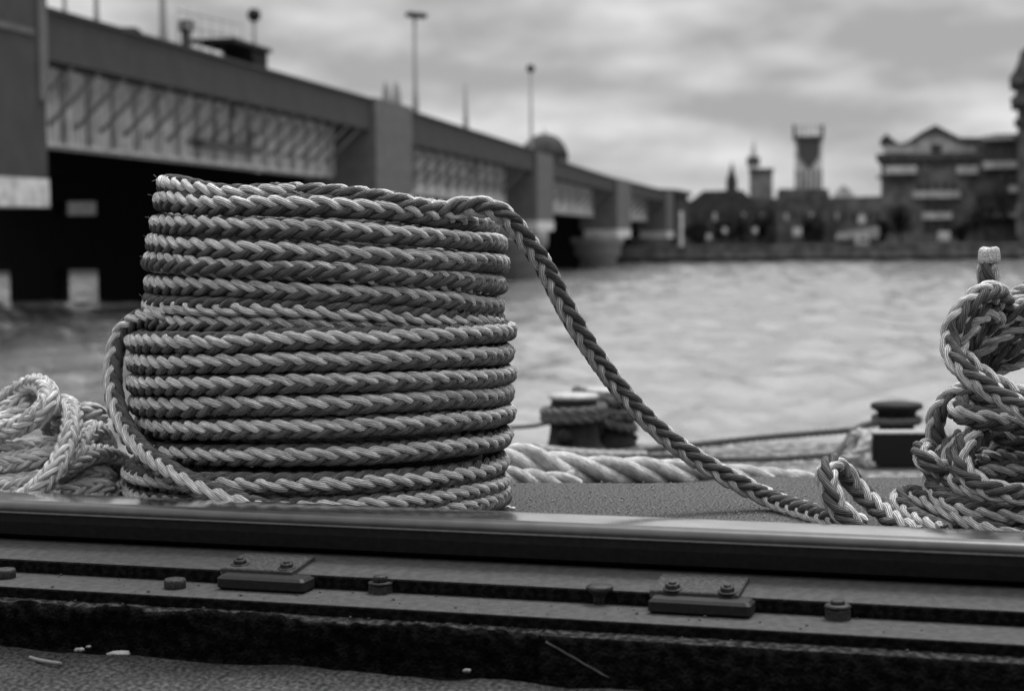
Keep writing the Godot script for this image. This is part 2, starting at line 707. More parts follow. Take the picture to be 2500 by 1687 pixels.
# ---------------------------------------------------------------- crane rail
func rail() -> void:
	var r := thing("crane_rail", "low steel crane rail with polished top and bolted clips in front of the ropes", "rail", rail_at, RAIL_TURN)
	var top := [[-0.0432, 0.0520, 1]]
	for k in 7:
		var a := PI - PI / 2 * k / 6.0
		top.append([-0.0312 + 0.0120 * cos(a), 0.0470 + 0.0120 * sin(a), 1])
	top.append([-0.024, 0.0594, 1])
	top.append([-0.010, 0.0600, 1])
	top.append([0.010, 0.0600, 1])
	top.append([0.028, 0.0595, 1])
	put("running_surface", extrude(top, -5.0, 3.2), M.polished, r)
	top = [[0.028, 0.0595, 1], [0.0315, 0.0588, 1]]
	for k in 8:
		var a := PI * 0.40 - PI * 0.40 * k / 7.0
		top.append([0.0340 + 0.0090 * cos(a), 0.0485 + 0.0100 * sin(a), 1])
	put("rail_shoulder", extrude(top, -5.0, 3.2), M.shoulder, r)
	put("head_side", extrude([[0.0438, 0.0458], [0.0434, 0.0370], [0.0390, 0.0215], [0.0240, 0.0185]], -5.0, 3.2), M.steel, r)
	put("head_lip", extrude([[0.0430, 0.0486], [0.0448, 0.0474], [0.0450, 0.0466], [0.0438, 0.0458]], -5.0, 3.2), M.foot, r)
	put("web", extrude([[0.0240, 0.0185], [0.0200, 0.0170], [0.0205, 0.0155], [0.0280, 0.0140]], -5.0, 3.2), M.steel, r)
	put("rail_foot", extrude([[0.0280, 0.0140], [0.0500, 0.0108], [0.0960, 0.0056], [0.0995, 0.0046]], -5.0, 3.2), M.foot, r)
	put("foot_edge", extrude([[0.0995, 0.0046], [0.1010, 0.0030], [0.1010, -0.0090]], -5.0, 3.2), M.edge_shade, r)
	put("far_side", extrude([[-0.1010, -0.0090], [-0.1010, 0.0040], [-0.0500, 0.0108], [-0.0200, 0.0160], [-0.0240, 0.0190], [-0.0430, 0.0270], [-0.0432, 0.0520]], -5.0, 3.2), M.steel, r)
	put("sole_plate", extrude([[-0.1020, -0.0097], [0.1758, -0.0097]], -5.0, 3.2), M.foot, r)
	put("plate_edge", extrude([[0.1758, -0.0097], [0.1772, -0.0106], [0.1775, -0.0120], [0.1772, -0.0200]], -5.0, 3.2), M.edge_shade, r)
	# bolted clips: a block in front of the foot and a cap plate that grips it
	var clips := [[-0.2520, 0.084, -0.2370, 0.100, [586, 1374], [700, 1382]], [0.2195, 0.089, 0.2290, 0.101, [1643, 1432], [1777, 1439]]]
	for c in clips:
		var clip := put("rail_clip", bevel_box(Vector3(c[1], 0.0085, 0.062), 0.0012), M.clip, r, Vector3(c[0], 0.0042, 0.0805), Vector3(0.100, 0, 0))
		put("clip_block", bevel_box(Vector3(c[3], 0.0150, 0.032), 0.0030), M.steel, r, Vector3(c[2], -0.0096, 0.1185))
		for k in 2:
			var p := rail_local(at_y(c[4 + k][0], c[4 + k][1], 0.0127))
			var seat := Vector3(p.x - c[0], 0.0083, p.z - 0.0805)
			put("washer", lathe([[0.0096, 0.0], [0.0098, 0.0006], [0.0092, 0.0014]], 20), M.bolt, clip, seat)
			put("nut", hex_nut(0.0074, 0.0048, 0.0022), M.bolt, clip, seat + Vector3(0, 0.0012, 0), Vector3(0, 0.4 + k * 0.7 + c[1] * 9.0, 0))
	# anchor bolts through the sole plate
	for b in [[422, 1437, 0], [925, 1449, 1], [1462, 1475, 2], [2045, 1513, 3], [6, 1412, 0], [-620, 1350, 1]]:
		var p := rail_local(at_y(b[0], b[1], -0.0095))
		var where := Vector3(p.x, -0.0099, p.z - 0.004)
		var k: int = b[2]
		var an: MeshInstance3D
		if k == 0:
			an = put("anchor_bolt", lathe([[0.0112, 0.0], [0.0116, 0.001], [0.0118, 0.008], [0.0108, 0.0102], [0.0075, 0.0106]], 20), M.bolt, r, where)
		elif k == 1:
			an = put("anchor_bolt", hex_nut(0.0125, 0.0095, 0.0), M.bolt, r, where)
			put("washer", lathe([[0.0125, 0.0], [0.0127, 0.001], [0.0125, 0.0022]], 20), M.bolt, an, Vector3(0, 0.0096, 0))
			put("bolt_end", lathe([[0.0076, 0.0], [0.0078, 0.0055], [0.0070, 0.0068]], 18), M.bolt, an, Vector3(0, 0.0116, 0))
		elif k == 2:
			an = put("anchor_bolt", lathe([[0.0072, 0.0], [0.0068, 0.006], [0.0085, 0.010], [0.0130, 0.0135], [0.0140, 0.0165], [0.0128, 0.0185], [0.0060, 0.0192]], 20), M.bolt, r, where)
		else:
			an = put("anchor_bolt", hex_nut(0.0128, 0.0115, 0.0), M.bolt, r, where)
			put("washer", lathe([[0.0128, 0.0], [0.0132, 0.0012], [0.0110, 0.0032]], 20), M.bolt, an, Vector3(0, 0.0115, 0))
			put("bolt_end", lathe([[0.0070, 0.0], [0.0070, 0.0030], [0.0060, 0.0042]], 18), M.bolt, an, Vector3(0, 0.0145, 0))
		an.rotation.y = 0.3 * k

func warehouse() -> void:
	# an added, unseen shed behind the camera, put there to block light
	var w := thing("added_shed", "added unseen shed behind the camera, long and dark, blocking light", "shed", Vector3(0, -0.06, 15.0), -0.12)
	var brick := weathered(0.06, 0.6, 0.6, 0.9, 0.0, 121, 0.0, 0.02)
	put("wall", box(Vector3(60, 8.0, 6.0)), brick, w, Vector3(0, 4.0, 3.0))
	put("roof", box(Vector3(61, 0.4, 7.2)), grey(0.04), w, Vector3(0, 8.21, 2.9))
	for k in 9:
		var x := -24.0 + 6.0 * k
		if k % 3 == 1:
			put("door", box(Vector3(2.8, 3.2, 0.08)), grey(0.05), w, Vector3(x, 1.62, -0.045))
		else:
			var f := put("window", box(Vector3(1.6, 1.4, 0.06)), grey(0.10), w, Vector3(x, 2.6, -0.035))
			put("pane", box(Vector3(1.4, 1.2, 0.02)), grey(0.02, 0.1), f, Vector3(0, 0, -0.045))

func hex_nut(r: float, h: float, stud: float) -> ArrayMesh:
	var rings := []
	for l in [[r, 0.0], [r, h * 0.8], [r * 0.86, h]]:
		var a := []
		for k in 6:
			a.append(Vector3(cos(TAU * k / 6) * l[0], l[1], sin(TAU * k / 6) * l[0]))
		rings.append(a)
	if stud > 0.0:
		for l in [[r * 0.52, h], [r * 0.52, h + stud * 0.8], [r * 0.42, h + stud]]:
			var a := []
			for k in 6:
				a.append(Vector3(cos(TAU * k / 6) * l[0], l[1], sin(TAU * k / 6) * l[0]))
			rings.append(a)
	return loft(rings, true)

# ---------------------------------------------------------------- the big coil
func coil() -> void:
	var D := 0.0284
	var zc := 2.343
	# left edge, height at left, at the front, right edge, height at right, where the light column sits (degrees above the outward side)
	var turns := [
		[383, 451, 472, 1150, 520, 24], [375, 494, 500, 1224, 556, 30], [368, 546, 561, 1245, 596, 32], [361, 590, 618, 1249, 645, 28],
		[346, 636, 661, 1246, 697, 68], [352, 688, 711, 1237, 746, 26], [350, 737, 757, 1234, 786, -26], [348, 784, 797, 1226, 806, 50],
		[313, 830, 830, 1268, 805, 12], [311, 878, 880, 1264, 860, 20], [314, 927, 934, 1264, 911, 22], [317, 977, 986, 1259, 958, 24],
		[328, 1026, 1044, 1264, 1007, 20], [342, 1081, 1110, 1258, 1062, 8], [302, 1139, 1182, 1246, 1126, 0], [306, 1188, 1238, 1250, 1172, 10],
		[318, 1232, 1268, 1252, 1206, 40]]
	var H: Array[float] = []
	var Rr: Array[float] = []
	var X: Array[float] = []
	var Cc: Array[float] = []
	for i in turns.size():
		var t: Array = turns[i]
		var nx: Array = turns[mini(i + 1, turns.size() - 1)]
		var xl: float = at_z(t[0], t[1], zc).x
		var xr: float = at_z(t[3], t[4], zc).x
		var rad := (xr - xl) / 2 - D / 2
		var hl: float = at_z(t[0], t[1], zc).y
		var hr: float = at_z(t[3], t[4], zc).y
		var hf: float = at_z((t[0] + t[3]) / 2.0, t[2], zc - rad).y
		var hn: float = at_z(nx[0], nx[1], zc).y
		for q in 4:
			H.append([hl, hf, hr, (hr + hn) / 2][q])
			Rr.append(rad + rng.randf_range(-0.0015, 0.0015))
			X.append((xl + xr) / 2)
			Cc.append(deg_to_rad(t[5] + (9.0 if t[5] < 60 and t[5] > 0 else 0.0)) + rng.randf_range(-0.08, 0.08))
	for i in H.size():                                   # nothing sinks into the deck
		H[i] = maxf(H[i], D * 0.47)
	var at := func(a: Array, s: float) -> float:
		var i := int(floor(s))
		var n := a.size() - 1
		return cubic_interpolate(a[clampi(i, 0, n)], a[clampi(i + 1, 0, n)], a[clampi(i - 1, 0, n)], a[clampi(i + 2, 0, n)], s - i)
	var c := thing("rope_coil", "tall cylindrical coil of two-tone braided mooring rope standing behind the rail", "rope coil")
	var u := 0.0
	var wob := FastNoiseLite.new()
	wob.seed = 17
	wob.frequency = 0.9
	for i in turns.size():
		var s0 := i * 4.0 - (0.0 if i > 0 else 0.0)
		var s1 := i * 4.0 + 4.0
		if i == turns.size() - 1:
			s1 = i * 4.0 + 3.0
		var p := PackedVector3Array()
		var nrm := PackedVector3Array()
		var col := PackedFloat32Array()
		var steps := 240
		for k in steps + 1:
			var s := lerpf(s0, s1, float(k) / steps)
			var al := (s - 1.0) * PI / 2                  # 0 faces the camera
			var rad: float = at.call(Rr, s) + 0.0022 * wob.get_noise_2d(s * 3.0, 1.0)
			if i == 0 and s > 1.4:
				rad -= 0.018 * (s - 1.4)                  # the end tucks inside
			var y: float = at.call(H, s) + 0.0026 * wob.get_noise_2d(s * 2.3, 40.0)
			if i < 2:                                     # a dip where the top turns were pressed down
				y -= (0.0075 - 0.003 * i) * exp(-pow((s - i * 4.0 - 0.68) / 0.20, 2.0))
			p.append(Vector3(at.call(X, s) + rad * sin(al), y, -zc + rad * cos(al)))
			nrm.append(Vector3(sin(al), 0, cos(al)))
			col.append(at.call(Cc, s) + 0.35 * wob.get_noise_2d(s * 4.0, 80.0))
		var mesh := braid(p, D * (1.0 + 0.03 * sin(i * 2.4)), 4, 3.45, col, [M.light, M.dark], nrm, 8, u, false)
		for k in steps:
			u += p[k].distance_to(p[k + 1])
		put("rope_turn", mesh, null, c)
	# an inner layer shows in the gaps between the turns
	for i in 13:
		var p := PackedVector3Array()
		var nrm := PackedVector3Array()
		var y0 := 0.013 + i * 0.0268
		for k in 121:
			var al := TAU * k / 120.0
			p.append(Vector3(X[30] + 0.196 * sin(al), y0 + 0.006 * sin(al * 1.0 + i), -zc + 0.196 * cos(al)))
			nrm.append(Vector3(sin(al), 0, cos(al)))
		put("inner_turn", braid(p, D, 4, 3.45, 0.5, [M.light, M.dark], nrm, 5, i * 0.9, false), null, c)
	# the loop that has slipped off on the left
	rope_part("slipped_loop", [[420, 770, 2.20], [372, 772, 2.245], [330, 783, 2.285], [296, 815, 2.30], [279, 865, 2.295], [274, 925, 2.28], [283, 990, 2.255], [310, 1055, 2.22], [358, 1113, 2.17], [430, 1162, 2.115], [510, 1203, 2.09], [585, 1228, 2.075], [660, 1250, 2.07], [760, 1270, 2.07]], D, 4, [M.light, M.dark], c, 0.9, 0.4)
	# the top turn that leaves the coil and falls to the deck on the right
	rope_part("trailing_end", [[560, 500, 2.22], [600, 487, 2.195], [645, 476, 2.172], [720, 472, 2.155], [850, 479, 2.150], [950, 492, 2.158], [1030, 511, 2.178], [1078, 517, 2.195], [1118, 508, 2.20], [1165, 504, 2.205], [1208, 513, 2.21], [1243, 536, 2.22], [1285, 588, 2.235], [1325, 643, 2.25], [1352, 695, 2.26], [1380, 750, 2.27], [1415, 810, 2.28], [1465, 885, 2.295], [1525, 963, 2.31], [1605, 1047, 2.325], [1695, 1116, 2.335], [1790, 1172, 2.34], [1885, 1219, 2.335], [1960, 1245, 2.27], [2030, 1266, 2.20], [2090, 1283, 2.15]], 0.0295, 4, [M.light, M.dark], c, 0.85, 0.0)
	# loose fibres that stand off the rope
	var st := SurfaceTool.new()
	st.begin(Mesh.PRIMITIVE_TRIANGLES)
	for k in 170:
		var i := rng.randi_range(0, 15)
		var s := i * 4.0 + rng.randf_range(-0.1, 2.1)
		var al := (s - 1.0) * PI / 2
		var o := Vector3(sin(al), 0, cos(al))
		var rad: float = at.call(Rr, s) + D * 0.42
		var a := Vector3(at.call(X, s) + rad * sin(al), at.call(H, s) + D * 0.25, -zc + rad * cos(al))
		var dir := (o + Vector3(rng.randf_range(-1, 1), rng.randf_range(-0.2, 1.2), rng.randf_range(-1, 1)) * 0.9).normalized()
		var side := Vector3(rng.randf_range(-1, 1), rng.randf_range(-1, 1), rng.randf_range(-1, 1))
		var len := rng.randf_range(0.003, 0.009)
		st.append_from(tube(PackedVector3Array([a, a + dir * len * 0.5 + side * len * 0.12, a + dir * len + side * len * 0.45]), 0.00017, 4), 0, Transform3D())
	var fz := put("loose_fibres", st.commit(), M.light, c)
	fz.set_meta("kind", "stuff")

# ---------------------------------------------------------------- rope heaps
func heap_loop(list: Array, side: float) -> Array:
	# outside the picture the rope turns round and comes back behind
	var e: Array = list[-1]
	for k in [[70, 6, 0.02], [112, 4, 0.08], [96, 0, 0.16], [30, -4, 0.21], [-40, -2, 0.22]]:
		list.append([e[0] + side * k[0], e[1] + k[1], e[2] + k[2]])
	return list

func white_pile() -> void:
	var p := thing("white_rope_pile", "heap of pale white braided rope loops at the left end of the quay", "rope pile")
	var mats := [M.white, M.white]
	var D := 0.0290
	var out := [
		[[110, 995, 2.25], [70, 1028, 2.25], [20, 1048, 2.26], [-40, 1060, 2.28]],
		[[80, 1002, 2.33], [30, 1022, 2.33], [-40, 1050, 2.33]],
		[[95, 962, 2.37], [50, 985, 2.35], [0, 1008, 2.35], [-40, 1024, 2.35]],
		[[160, 1082, 2.34], [80, 1098, 2.34], [-40, 1108, 2.33]],
		[[165, 1108, 2.28], [80, 1122, 2.26], [0, 1132, 2.26], [-40, 1136, 2.26]],
		[[165, 1158, 2.28], [100, 1176, 2.255], [20, 1190, 2.245], [-40, 1192, 2.245]],
		[[150, 1208, 2.25], [40, 1216, 2.24], [-40, 1220, 2.235]]]
	for l in out:
		rope_part("rope_loop", heap_loop(l, -1.0), D, 6, mats, p, rng.randf() * 3.0, 5.0, 3.4)
	for l in [
		[[-60, 1016, 2.40], [0, 985, 2.38], [50, 951, 2.36], [92, 938, 2.32], [116, 960, 2.28], [110, 995, 2.25], [80, 1022, 2.245]],
		[[118, 1050, 2.45], [130, 1010, 2.42], [150, 989, 2.35], [172, 1002, 2.28], [173, 1045, 2.245], [160, 1097, 2.225], [130, 1150, 2.205], [85, 1197, 2.195], [45, 1225, 2.19]],
		[[140, 1040, 2.42], [185, 1015, 2.38], [220, 1006, 2.38], [238, 1018, 2.40], [215, 1040, 2.46]],
		[[160, 1135, 2.26], [190, 1095, 2.28], [210, 1062, 2.31], [235, 1052, 2.34], [256, 1078, 2.37], [258, 1110, 2.39], [235, 1135, 2.40]],
		[[150, 1150, 2.24], [200, 1116, 2.27], [245, 1110, 2.31], [285, 1124, 2.35], [300, 1146, 2.38], [285, 1180, 2.40]],
		[[170, 1140, 2.30], [200, 1100, 2.33], [225, 1085, 2.35], [245, 1100, 2.38]],
		[[120, 1182, 2.30], [190, 1156, 2.29], [240, 1158, 2.30], [262, 1178, 2.33], [230, 1200, 2.38]],
		[[110, 1216, 2.27], [185, 1196, 2.27], [240, 1192, 2.28], [266, 1206, 2.30], [262, 1228, 2.33]],
		[[200, 1235, 2.25], [250, 1220, 2.28], [290, 1195, 2.33], [318, 1186, 2.36], [330, 1196, 2.38]],
		[[180, 1070, 2.40], [215, 1120, 2.40], [255, 1160, 2.42], [300, 1205, 2.40]]]:
		rope_part("rope_loop", l, D, 6, mats, p, rng.randf() * 3.0, 5.0, 3.4)

func dark_pile() -> void:
	var p := thing("tangled_rope_pile", "tall tangled heap of two-tone rope with a taped end standing up at right", "rope pile")
	var mats := [M.light, M.dark]
	var D := 0.0285
	var out := [
		[[2275, 1150, 2.22], [2282, 1190, 2.20], [2310, 1222, 2.17], [2365, 1245, 2.14], [2440, 1258, 2.12], [2540, 1268, 2.10]],
		[[2412, 1052, 2.21], [2365, 1082, 2.16], [2350, 1130, 2.14], [2378, 1172, 2.12], [2432, 1198, 2.10], [2540, 1210, 2.10]],
		[[2345, 1068, 2.26], [2308, 1108, 2.23], [2308, 1160, 2.21], [2340, 1205, 2.18], [2400, 1228, 2.16], [2540, 1240, 2.15]],
		[[2385, 1065, 2.24], [2334, 1098, 2.22], [2326, 1150, 2.20], [2355, 1190, 2.17], [2420, 1215, 2.15], [2540, 1226, 2.14]],
		[[2335, 1112, 2.27], [2295, 1084, 2.25], [2284, 1035, 2.25], [2308, 985, 2.25], [2362, 955, 2.24], [2440, 985, 2.22], [2540, 1012, 2.20]],
		[[2520, 965, 2.32], [2420, 973, 2.28], [2362, 984, 2.24], [2338, 1003, 2.20], [2370, 1016, 2.18], [2440, 1026, 2.17], [2540, 1046, 2.16]],
		[[2440, 775, 2.26], [2456, 745, 2.20], [2432, 714, 2.16], [2390, 722, 2.13], [2345, 767, 2.12], [2323, 820, 2.12], [2328, 868, 2.10], [2362, 913, 2.08], [2420, 953, 2.07], [2480, 988, 2.06], [2550, 1022, 2.05]],
		[[2446, 800, 2.24], [2432, 770, 2.19], [2396, 766, 2.16], [2358, 802, 2.15], [2340, 852, 2.15], [2368, 892, 2.13], [2430, 938, 2.12], [2550, 986, 2.10]],
		[[2350, 870, 2.22], [2396, 808, 2.20], [2456, 770, 2.20], [2540, 748, 2.20]],
		[[2366, 890, 2.24], [2416, 842, 2.22], [2476, 804, 2.22], [2540, 784, 2.22]],
		[[2380, 905, 2.26], [2436, 866, 2.24], [2540, 826, 2.24]],
		[[2396, 925, 2.28], [2446, 892, 2.26], [2540, 866, 2.26]],
		[[2430, 760, 2.32], [2476, 728, 2.30], [2540, 708, 2.30]],
		[[2392, 1150, 2.20], [2450, 1152, 2.20], [2540, 1150, 2.20]],
		[[2400, 1040, 2.30], [2460, 1068, 2.29], [2540, 1088, 2.28]],
		[[2385, 1120, 2.30], [2440, 1112, 2.32], [2540, 1118, 2.32]],
		[[2420, 1170, 2.28], [2480, 1180, 2.28], [2540, 1182, 2.28]],
		[[2460, 1000, 2.36], [2400, 1030, 2.36], [2368, 1085, 2.35], [2385, 1150, 2.34], [2450, 1195, 2.33], [2540, 1205, 2.33]],
		[[2480, 1010, 2.33], [2425, 1060, 2.34], [2415, 1110, 2.35], [2450, 1150, 2.35], [2540, 1165, 2.34]],
		[[2430, 1030, 2.40], [2470, 1075, 2.39], [2500, 1120, 2.38], [2540, 1140, 2.38]],
		[[2330, 1240, 2.22], [2400, 1262, 2.20], [2470, 1275, 2.18], [2540, 1282, 2.16]],
		[[2380, 960, 2.30], [2440, 955, 2.31], [2540, 985, 2.30]],
		[[2400, 845, 2.32], [2455, 800, 2.31], [2540, 762, 2.30]],
		[[2385, 800, 2.30], [2420, 780, 2.28], [2470, 745, 2.27], [2540, 725, 2.26]],
		[[2310, 1300, 2.10], [2232, 1264, 2.17], [2198, 1224, 2.205], [2216, 1207, 2.22], [2262, 1224, 2.20], [2322, 1256, 2.16], [2392, 1289, 2.12], [2470, 1312, 2.09]]]
	for l in out:
		rope_part("rope_loop", heap_loop(l, 1.0), D, 4, mats, p, rng.randf() * 3.0, rng.randf_range(-6, 6), 3.6)
	for l in [
		[[2310, 1152, 2.20], [2266, 1128, 2.20], [2252, 1103, 2.225], [2270, 1096, 2.25], [2312, 1122, 2.25]],
		[[2110, 1288, 2.13], [2050, 1245, 2.14], [2024, 1185, 2.15], [2020, 1150, 2.165], [2036, 1134, 2.185], [2062, 1150, 2.21], [2100, 1198, 2.21], [2150, 1244, 2.18], [2205, 1286, 2.13], [2250, 1306, 2.10]],
		[[2540, 830, 2.30], [2460, 800, 2.27], [2424, 755, 2.235], [2415, 700, 2.22], [2414, 662, 2.215], [2416, 634, 2.215]]]:
		rope_part("rope_loop", l, 0.0295, 4, mats, p, rng.randf() * 3.0, rng.randf_range(-4, 4), 3.6)
	# the end of the rope is bound with pale tape
	var a := at_z(2416, 642, 2.215)
	var b := at_z(2418, 604, 2.215)
	var rings := []
	for l in [[0.0, 0.0140], [0.3, 0.0137], [0.7, 0.0130], [0.9, 0.0118], [1.0, 0.0086]]:
		var ring := []
		for k in 18:
			var an := TAU * k / 18
			var r: float = l[1] * (1.0 + 0.035 * sin(an * 5.0 + l[0] * 4.0))
			ring.append(a.lerp(b, l[0]) + Vector3(cos(an) * r, 0.0012 * sin(an * 2.0), sin(an) * r))
		rings.append(ring)
	put("tape_binding", loft(rings, true, true), weathered(0.66, 0.55, 40.0, 0.6, 0.0, 61, 8.0, 0.02), p)

# ---------------------------------------------------------------- the landing beyond the deck edge
func twisted(path: PackedVector3Array, D0: float, strands: int, lay: float, mat: Material, taper := 1.0) -> ArrayMesh:
	# a laid rope: strands that all turn the same way
	var out := ArrayMesh.new()
	var D := D0
	var n := path.size()
	var sides := 10
	var up := Vector3.UP
	var V := PackedVector3Array()
	var N := PackedVector3Array()
	var UV := PackedVector2Array()
	var I := PackedInt32Array()
	for s in strands:
		var C := PackedVector3Array()
		var u := 0.0
		up = Vector3.UP
		for i in n:
			var t := (path[mini(i + 1, n - 1)] - path[maxi(i - 1, 0)]).normalized()
			up = (up - t * up.dot(t)).normalized()
			if i > 0:
				u += path[i].distance_to(path[i - 1])
			var a := TAU * u / (lay * D0) + TAU * s / strands
			D = D0 * lerpf(1.0, taper, float(i) / n)
			C.append(path[i] + (up * cos(a) + t.cross(up) * sin(a)) * D * 0.255)
		var base := V.size()
		u = 0.0
		var e := Vector3.UP
		for i in n:
			var t := (C[mini(i + 1, n - 1)] - C[maxi(i - 1, 0)]).normalized()
			var e1 := (C[i] - path[i]).normalized()
			e1 = (e1 - t * e1.dot(t)).normalized()
			var e2 := t.cross(e1)
			D = D0 * lerpf(1.0, taper, float(i) / n)
			u += path[i].distance_to(path[maxi(i - 1, 0)])
			for k in sides + 1:
				var a := TAU * k / sides
				var nn := e1 * cos(a) + e2 * sin(a)
				V.append(C[i] + nn * D * 0.262)
				N.append(nn)
				UV.append(Vector2(2.0 * k / sides, u / (D0 * 5.0)))
		for i in n - 1:
			for k in sides:
				var b := base + i * (sides + 1) + k
				var w := sides + 1
				I.append_array(PackedInt32Array([b, b + w, b + 1, b + 1, b + w, b + w + 1]))
	var arr := []
	arr.resize(Mesh.ARRAY_MAX)
	arr[Mesh.ARRAY_VERTEX] = V
	arr[Mesh.ARRAY_NORMAL] = N
	arr[Mesh.ARRAY_TEX_UV] = UV
	arr[Mesh.ARRAY_INDEX] = I
	out.add_surface_from_arrays(Mesh.PRIMITIVE_TRIANGLES, arr)
	out.surface_set_material(0, mat)
	return out

func landing() -> void:
	var dy := -0.26
	# a narrow ledge just below the deck edge, then the lower landing stage
	structure("quay_ledge", box(Vector3(9, 0.4, 0.26)), M.concrete, Vector3(0, -0.231, -2.80)).rotation.y = -0.118
	var stage := weathered(0.30, 0.5, 1.6, 0.8, 0.0, 44, 8.0, 0.03)
	structure("landing_stage", box(Vector3(30, 2.9, 2.35)), stage, Vector3(0, dy - 1.45, -4.15)).rotation.y = -0.02
	# the thick hawser that lies along the deck edge
	var hp := resample(pts([[1090, 1150, 2.78], [1180, 1132, 2.78], [1260, 1122, 2.78], [1340, 1136, 2.78], [1430, 1149, 2.79], [1560, 1151, 2.82], [1700, 1158, 2.86], [1830, 1166, 2.92], [1940, 1174, 2.98], [2060, 1190, 3.05]]), 0.006)
	var hs := put("hawser", twisted(hp, 0.055, 3, 3.5, M.hawser, 0.62), null, self)
	tag(hs, "thick pale three-strand hawser lying along the deck edge behind the coil", "rope")
	var kp := resample(pts([[1130, 1178, 2.74], [1215, 1165, 2.73], [1290, 1172, 2.73], [1350, 1180, 2.74], [1405, 1176, 2.76]]), 0.006)
	var kn := put("hawser_end", twisted(kp, 0.036, 3, 3.1, M.hawser), null, self)
	tag(kn, "shorter end of pale hawser tucked under the thick one beside the coil", "rope")
	# pair of bollards, the nearer wound with rope
	var iron := weathered(0.035, 0.5, 12.0, 0.6, 0.0, 47, 4.0, 0.02)
	var cap := weathered(0.42, 0.6, 12.0, 0.5, 0.0, 48, 2.0, 0.02)
	var k := 5.2 / F
	for b in [[1402, 1087, 5.1, "squat iron bollard with flat pale cap wound with two rope turns", 1.0], [1478, 1084, 5.28, "squat iron bollard half hidden behind the rope wound one", 1.0]]:
		var base := at_z(b[0], b[1], b[2])
		base.y = dy
		var o := thing("bollard", b[3], "bollard", base, 0.0, "pair of bollards on the landing stage")
		put("post", lathe([[0.092, 0.0], [0.092, 0.012], [0.074, 0.03], [0.068, 0.07], [0.070, 0.12], [0.066, 0.142], [0.062, 0.155]], 28), iron, o)
		put("cap", lathe([[0.062, 0.153], [0.070, 0.156], [0.072, 0.163], [0.066, 0.169], [0.03, 0.171]], 28), cap, o)
		put("knob", lathe([[0.022, 0.0], [0.022, 0.02], [0.014, 0.028]], 14), iron, o, Vector3(-0.03, 0.055, 0.066), Vector3(PI / 2, 0, 0))
	var b0 := at_z(1402, 1087, 5.1)
	b0.y = dy
	var b1 := at_z(1478, 1084, 5.28)
	b1.y = dy
	var lines := []
	var wrap := PackedVector3Array()
	for i in 80:
		var a := i / 79.0 * TAU * 2.3 - 2.0
		wrap.append(b0 + Vector3(cos(a) * 0.083, 0.134 - 0.036 * i / 79.0 * 1.15, sin(a) * 0.083))
	wrap.append_array(resample(PackedVector3Array([b0 + Vector3(0.06, 0.09, -0.09), b0 + Vector3(0.09, 0.075, -0.10), b1 + Vector3(0.06, 0.11, 0.08)]), 0.02).slice(1))
	var o1 := put("bollard_lashing", twisted(resample(wrap, 0.012), 0.030, 3, 3.0, M.old_rope), null, self)
	tag(o1, "worn grey rope wound twice round the nearer bollard", "rope")
	wrap = PackedVector3Array()
	for i in 90:
		var a := i / 89.0 * TAU * 3.0
		wrap.append(b1 + Vector3(cos(a) * 0.083, 0.15 - 0.10 * i / 89.0 - cos(a) * 0.03, sin(a) * 0.083))
	var o2 := put("bollard_lashing", twisted(resample(wrap, 0.012), 0.030, 3, 3.0, M.old_rope), null, self)
	tag(o2, "worn grey rope wound slantwise round the farther bollard", "rope")
	# lines on the stage
	for l in [
		["mooring_line", [[1285, 1092, 5.0], [1340, 1096, 5.0], [1420, 1101, 4.98], [1520, 1104, 4.98], [1600, 1097, 5.0], [1700, 1086, 5.05], [1850, 1070, 5.1], [1990, 1058, 5.15], [2090, 1050, 5.2]], 0.020, M.old_rope, "dark taut line running from the bollards up to the right-hand fitting"],
		["mooring_line", [[1310, 1094, 4.86], [1400, 1106, 4.85], [1520, 1112, 4.85], [1580, 1112, 4.85]], 0.026, M.hawser, "pale frayed rope lying on the stage in front of the bollards"],
		["mooring_line", [[1500, 1118, 4.8], [1640, 1114, 4.8], [1760, 1122, 4.8], [1900, 1120, 4.8], [2050, 1112, 4.8], [2110, 1118, 4.8]], 0.018, M.old_rope, "slack grey rope lying on the stage midway to the box"],
		["mooring_line", [[1120, 1046, 5.4], [1225, 1044, 5.35], [1300, 1040, 5.25], [1350, 1030, 5.2]], 0.014, M.old_rope, "thin dark line leading left from the nearer bollard"]]:
		var o := put(l[0], twisted(resample(pts(l[1]), 0.015), l[2], 3, 3.0, l[3]), null, self)
		tag(o, l[4], "rope")
	# box fitting with a pale top and a mushroom bollard behind it
	var bp := at_z(2215, 1150, 4.75)
	bp.y = dy
	var bx := thing("steel_box", "black steel box with pale top on the landing stage at right", "box", bp, -0.05)
	put("body", bevel_box(Vector3(0.178, 0.090, 0.060), 0.004), grey(0.012, 0.6), bx)
	put("lid", bevel_box(Vector3(0.186, 0.006, 0.066), 0.0015), weathered(0.36, 0.7, 12.0, 0.6, 0.0, 52, 2.0, 0.02), bx, Vector3(0, 0.0885, 0))
	put("base_flange", bevel_box(Vector3(0.30, 0.012, 0.22), 0.003), M.foot, bx, Vector3(0.02, -0.012, 0))
	var mp := at_z(2190, 1090, 5.15)
	mp.y = dy
	var mb := thing("mushroom_bollard", "mushroom headed iron bollard behind the black box", "bollard", mp)
	put("post", lathe([[0.075, 0.0], [0.055, 0.02], [0.048, 0.075], [0.056, 0.105], [0.066, 0.114]], 24), iron, mb)
	put("head", lathe([[0.064, 0.112], [0.074, 0.116], [0.074, 0.127], [0.068, 0.131]], 24), iron, mb)
	wrap = PackedVector3Array()
	for i in 60:
		var a := i / 59.0 * TAU * 1.6 + 2.6
		wrap.append(mp + Vector3(cos(a) * 0.062, 0.088 - 0.012 * i / 59.0, sin(a) * 0.062))
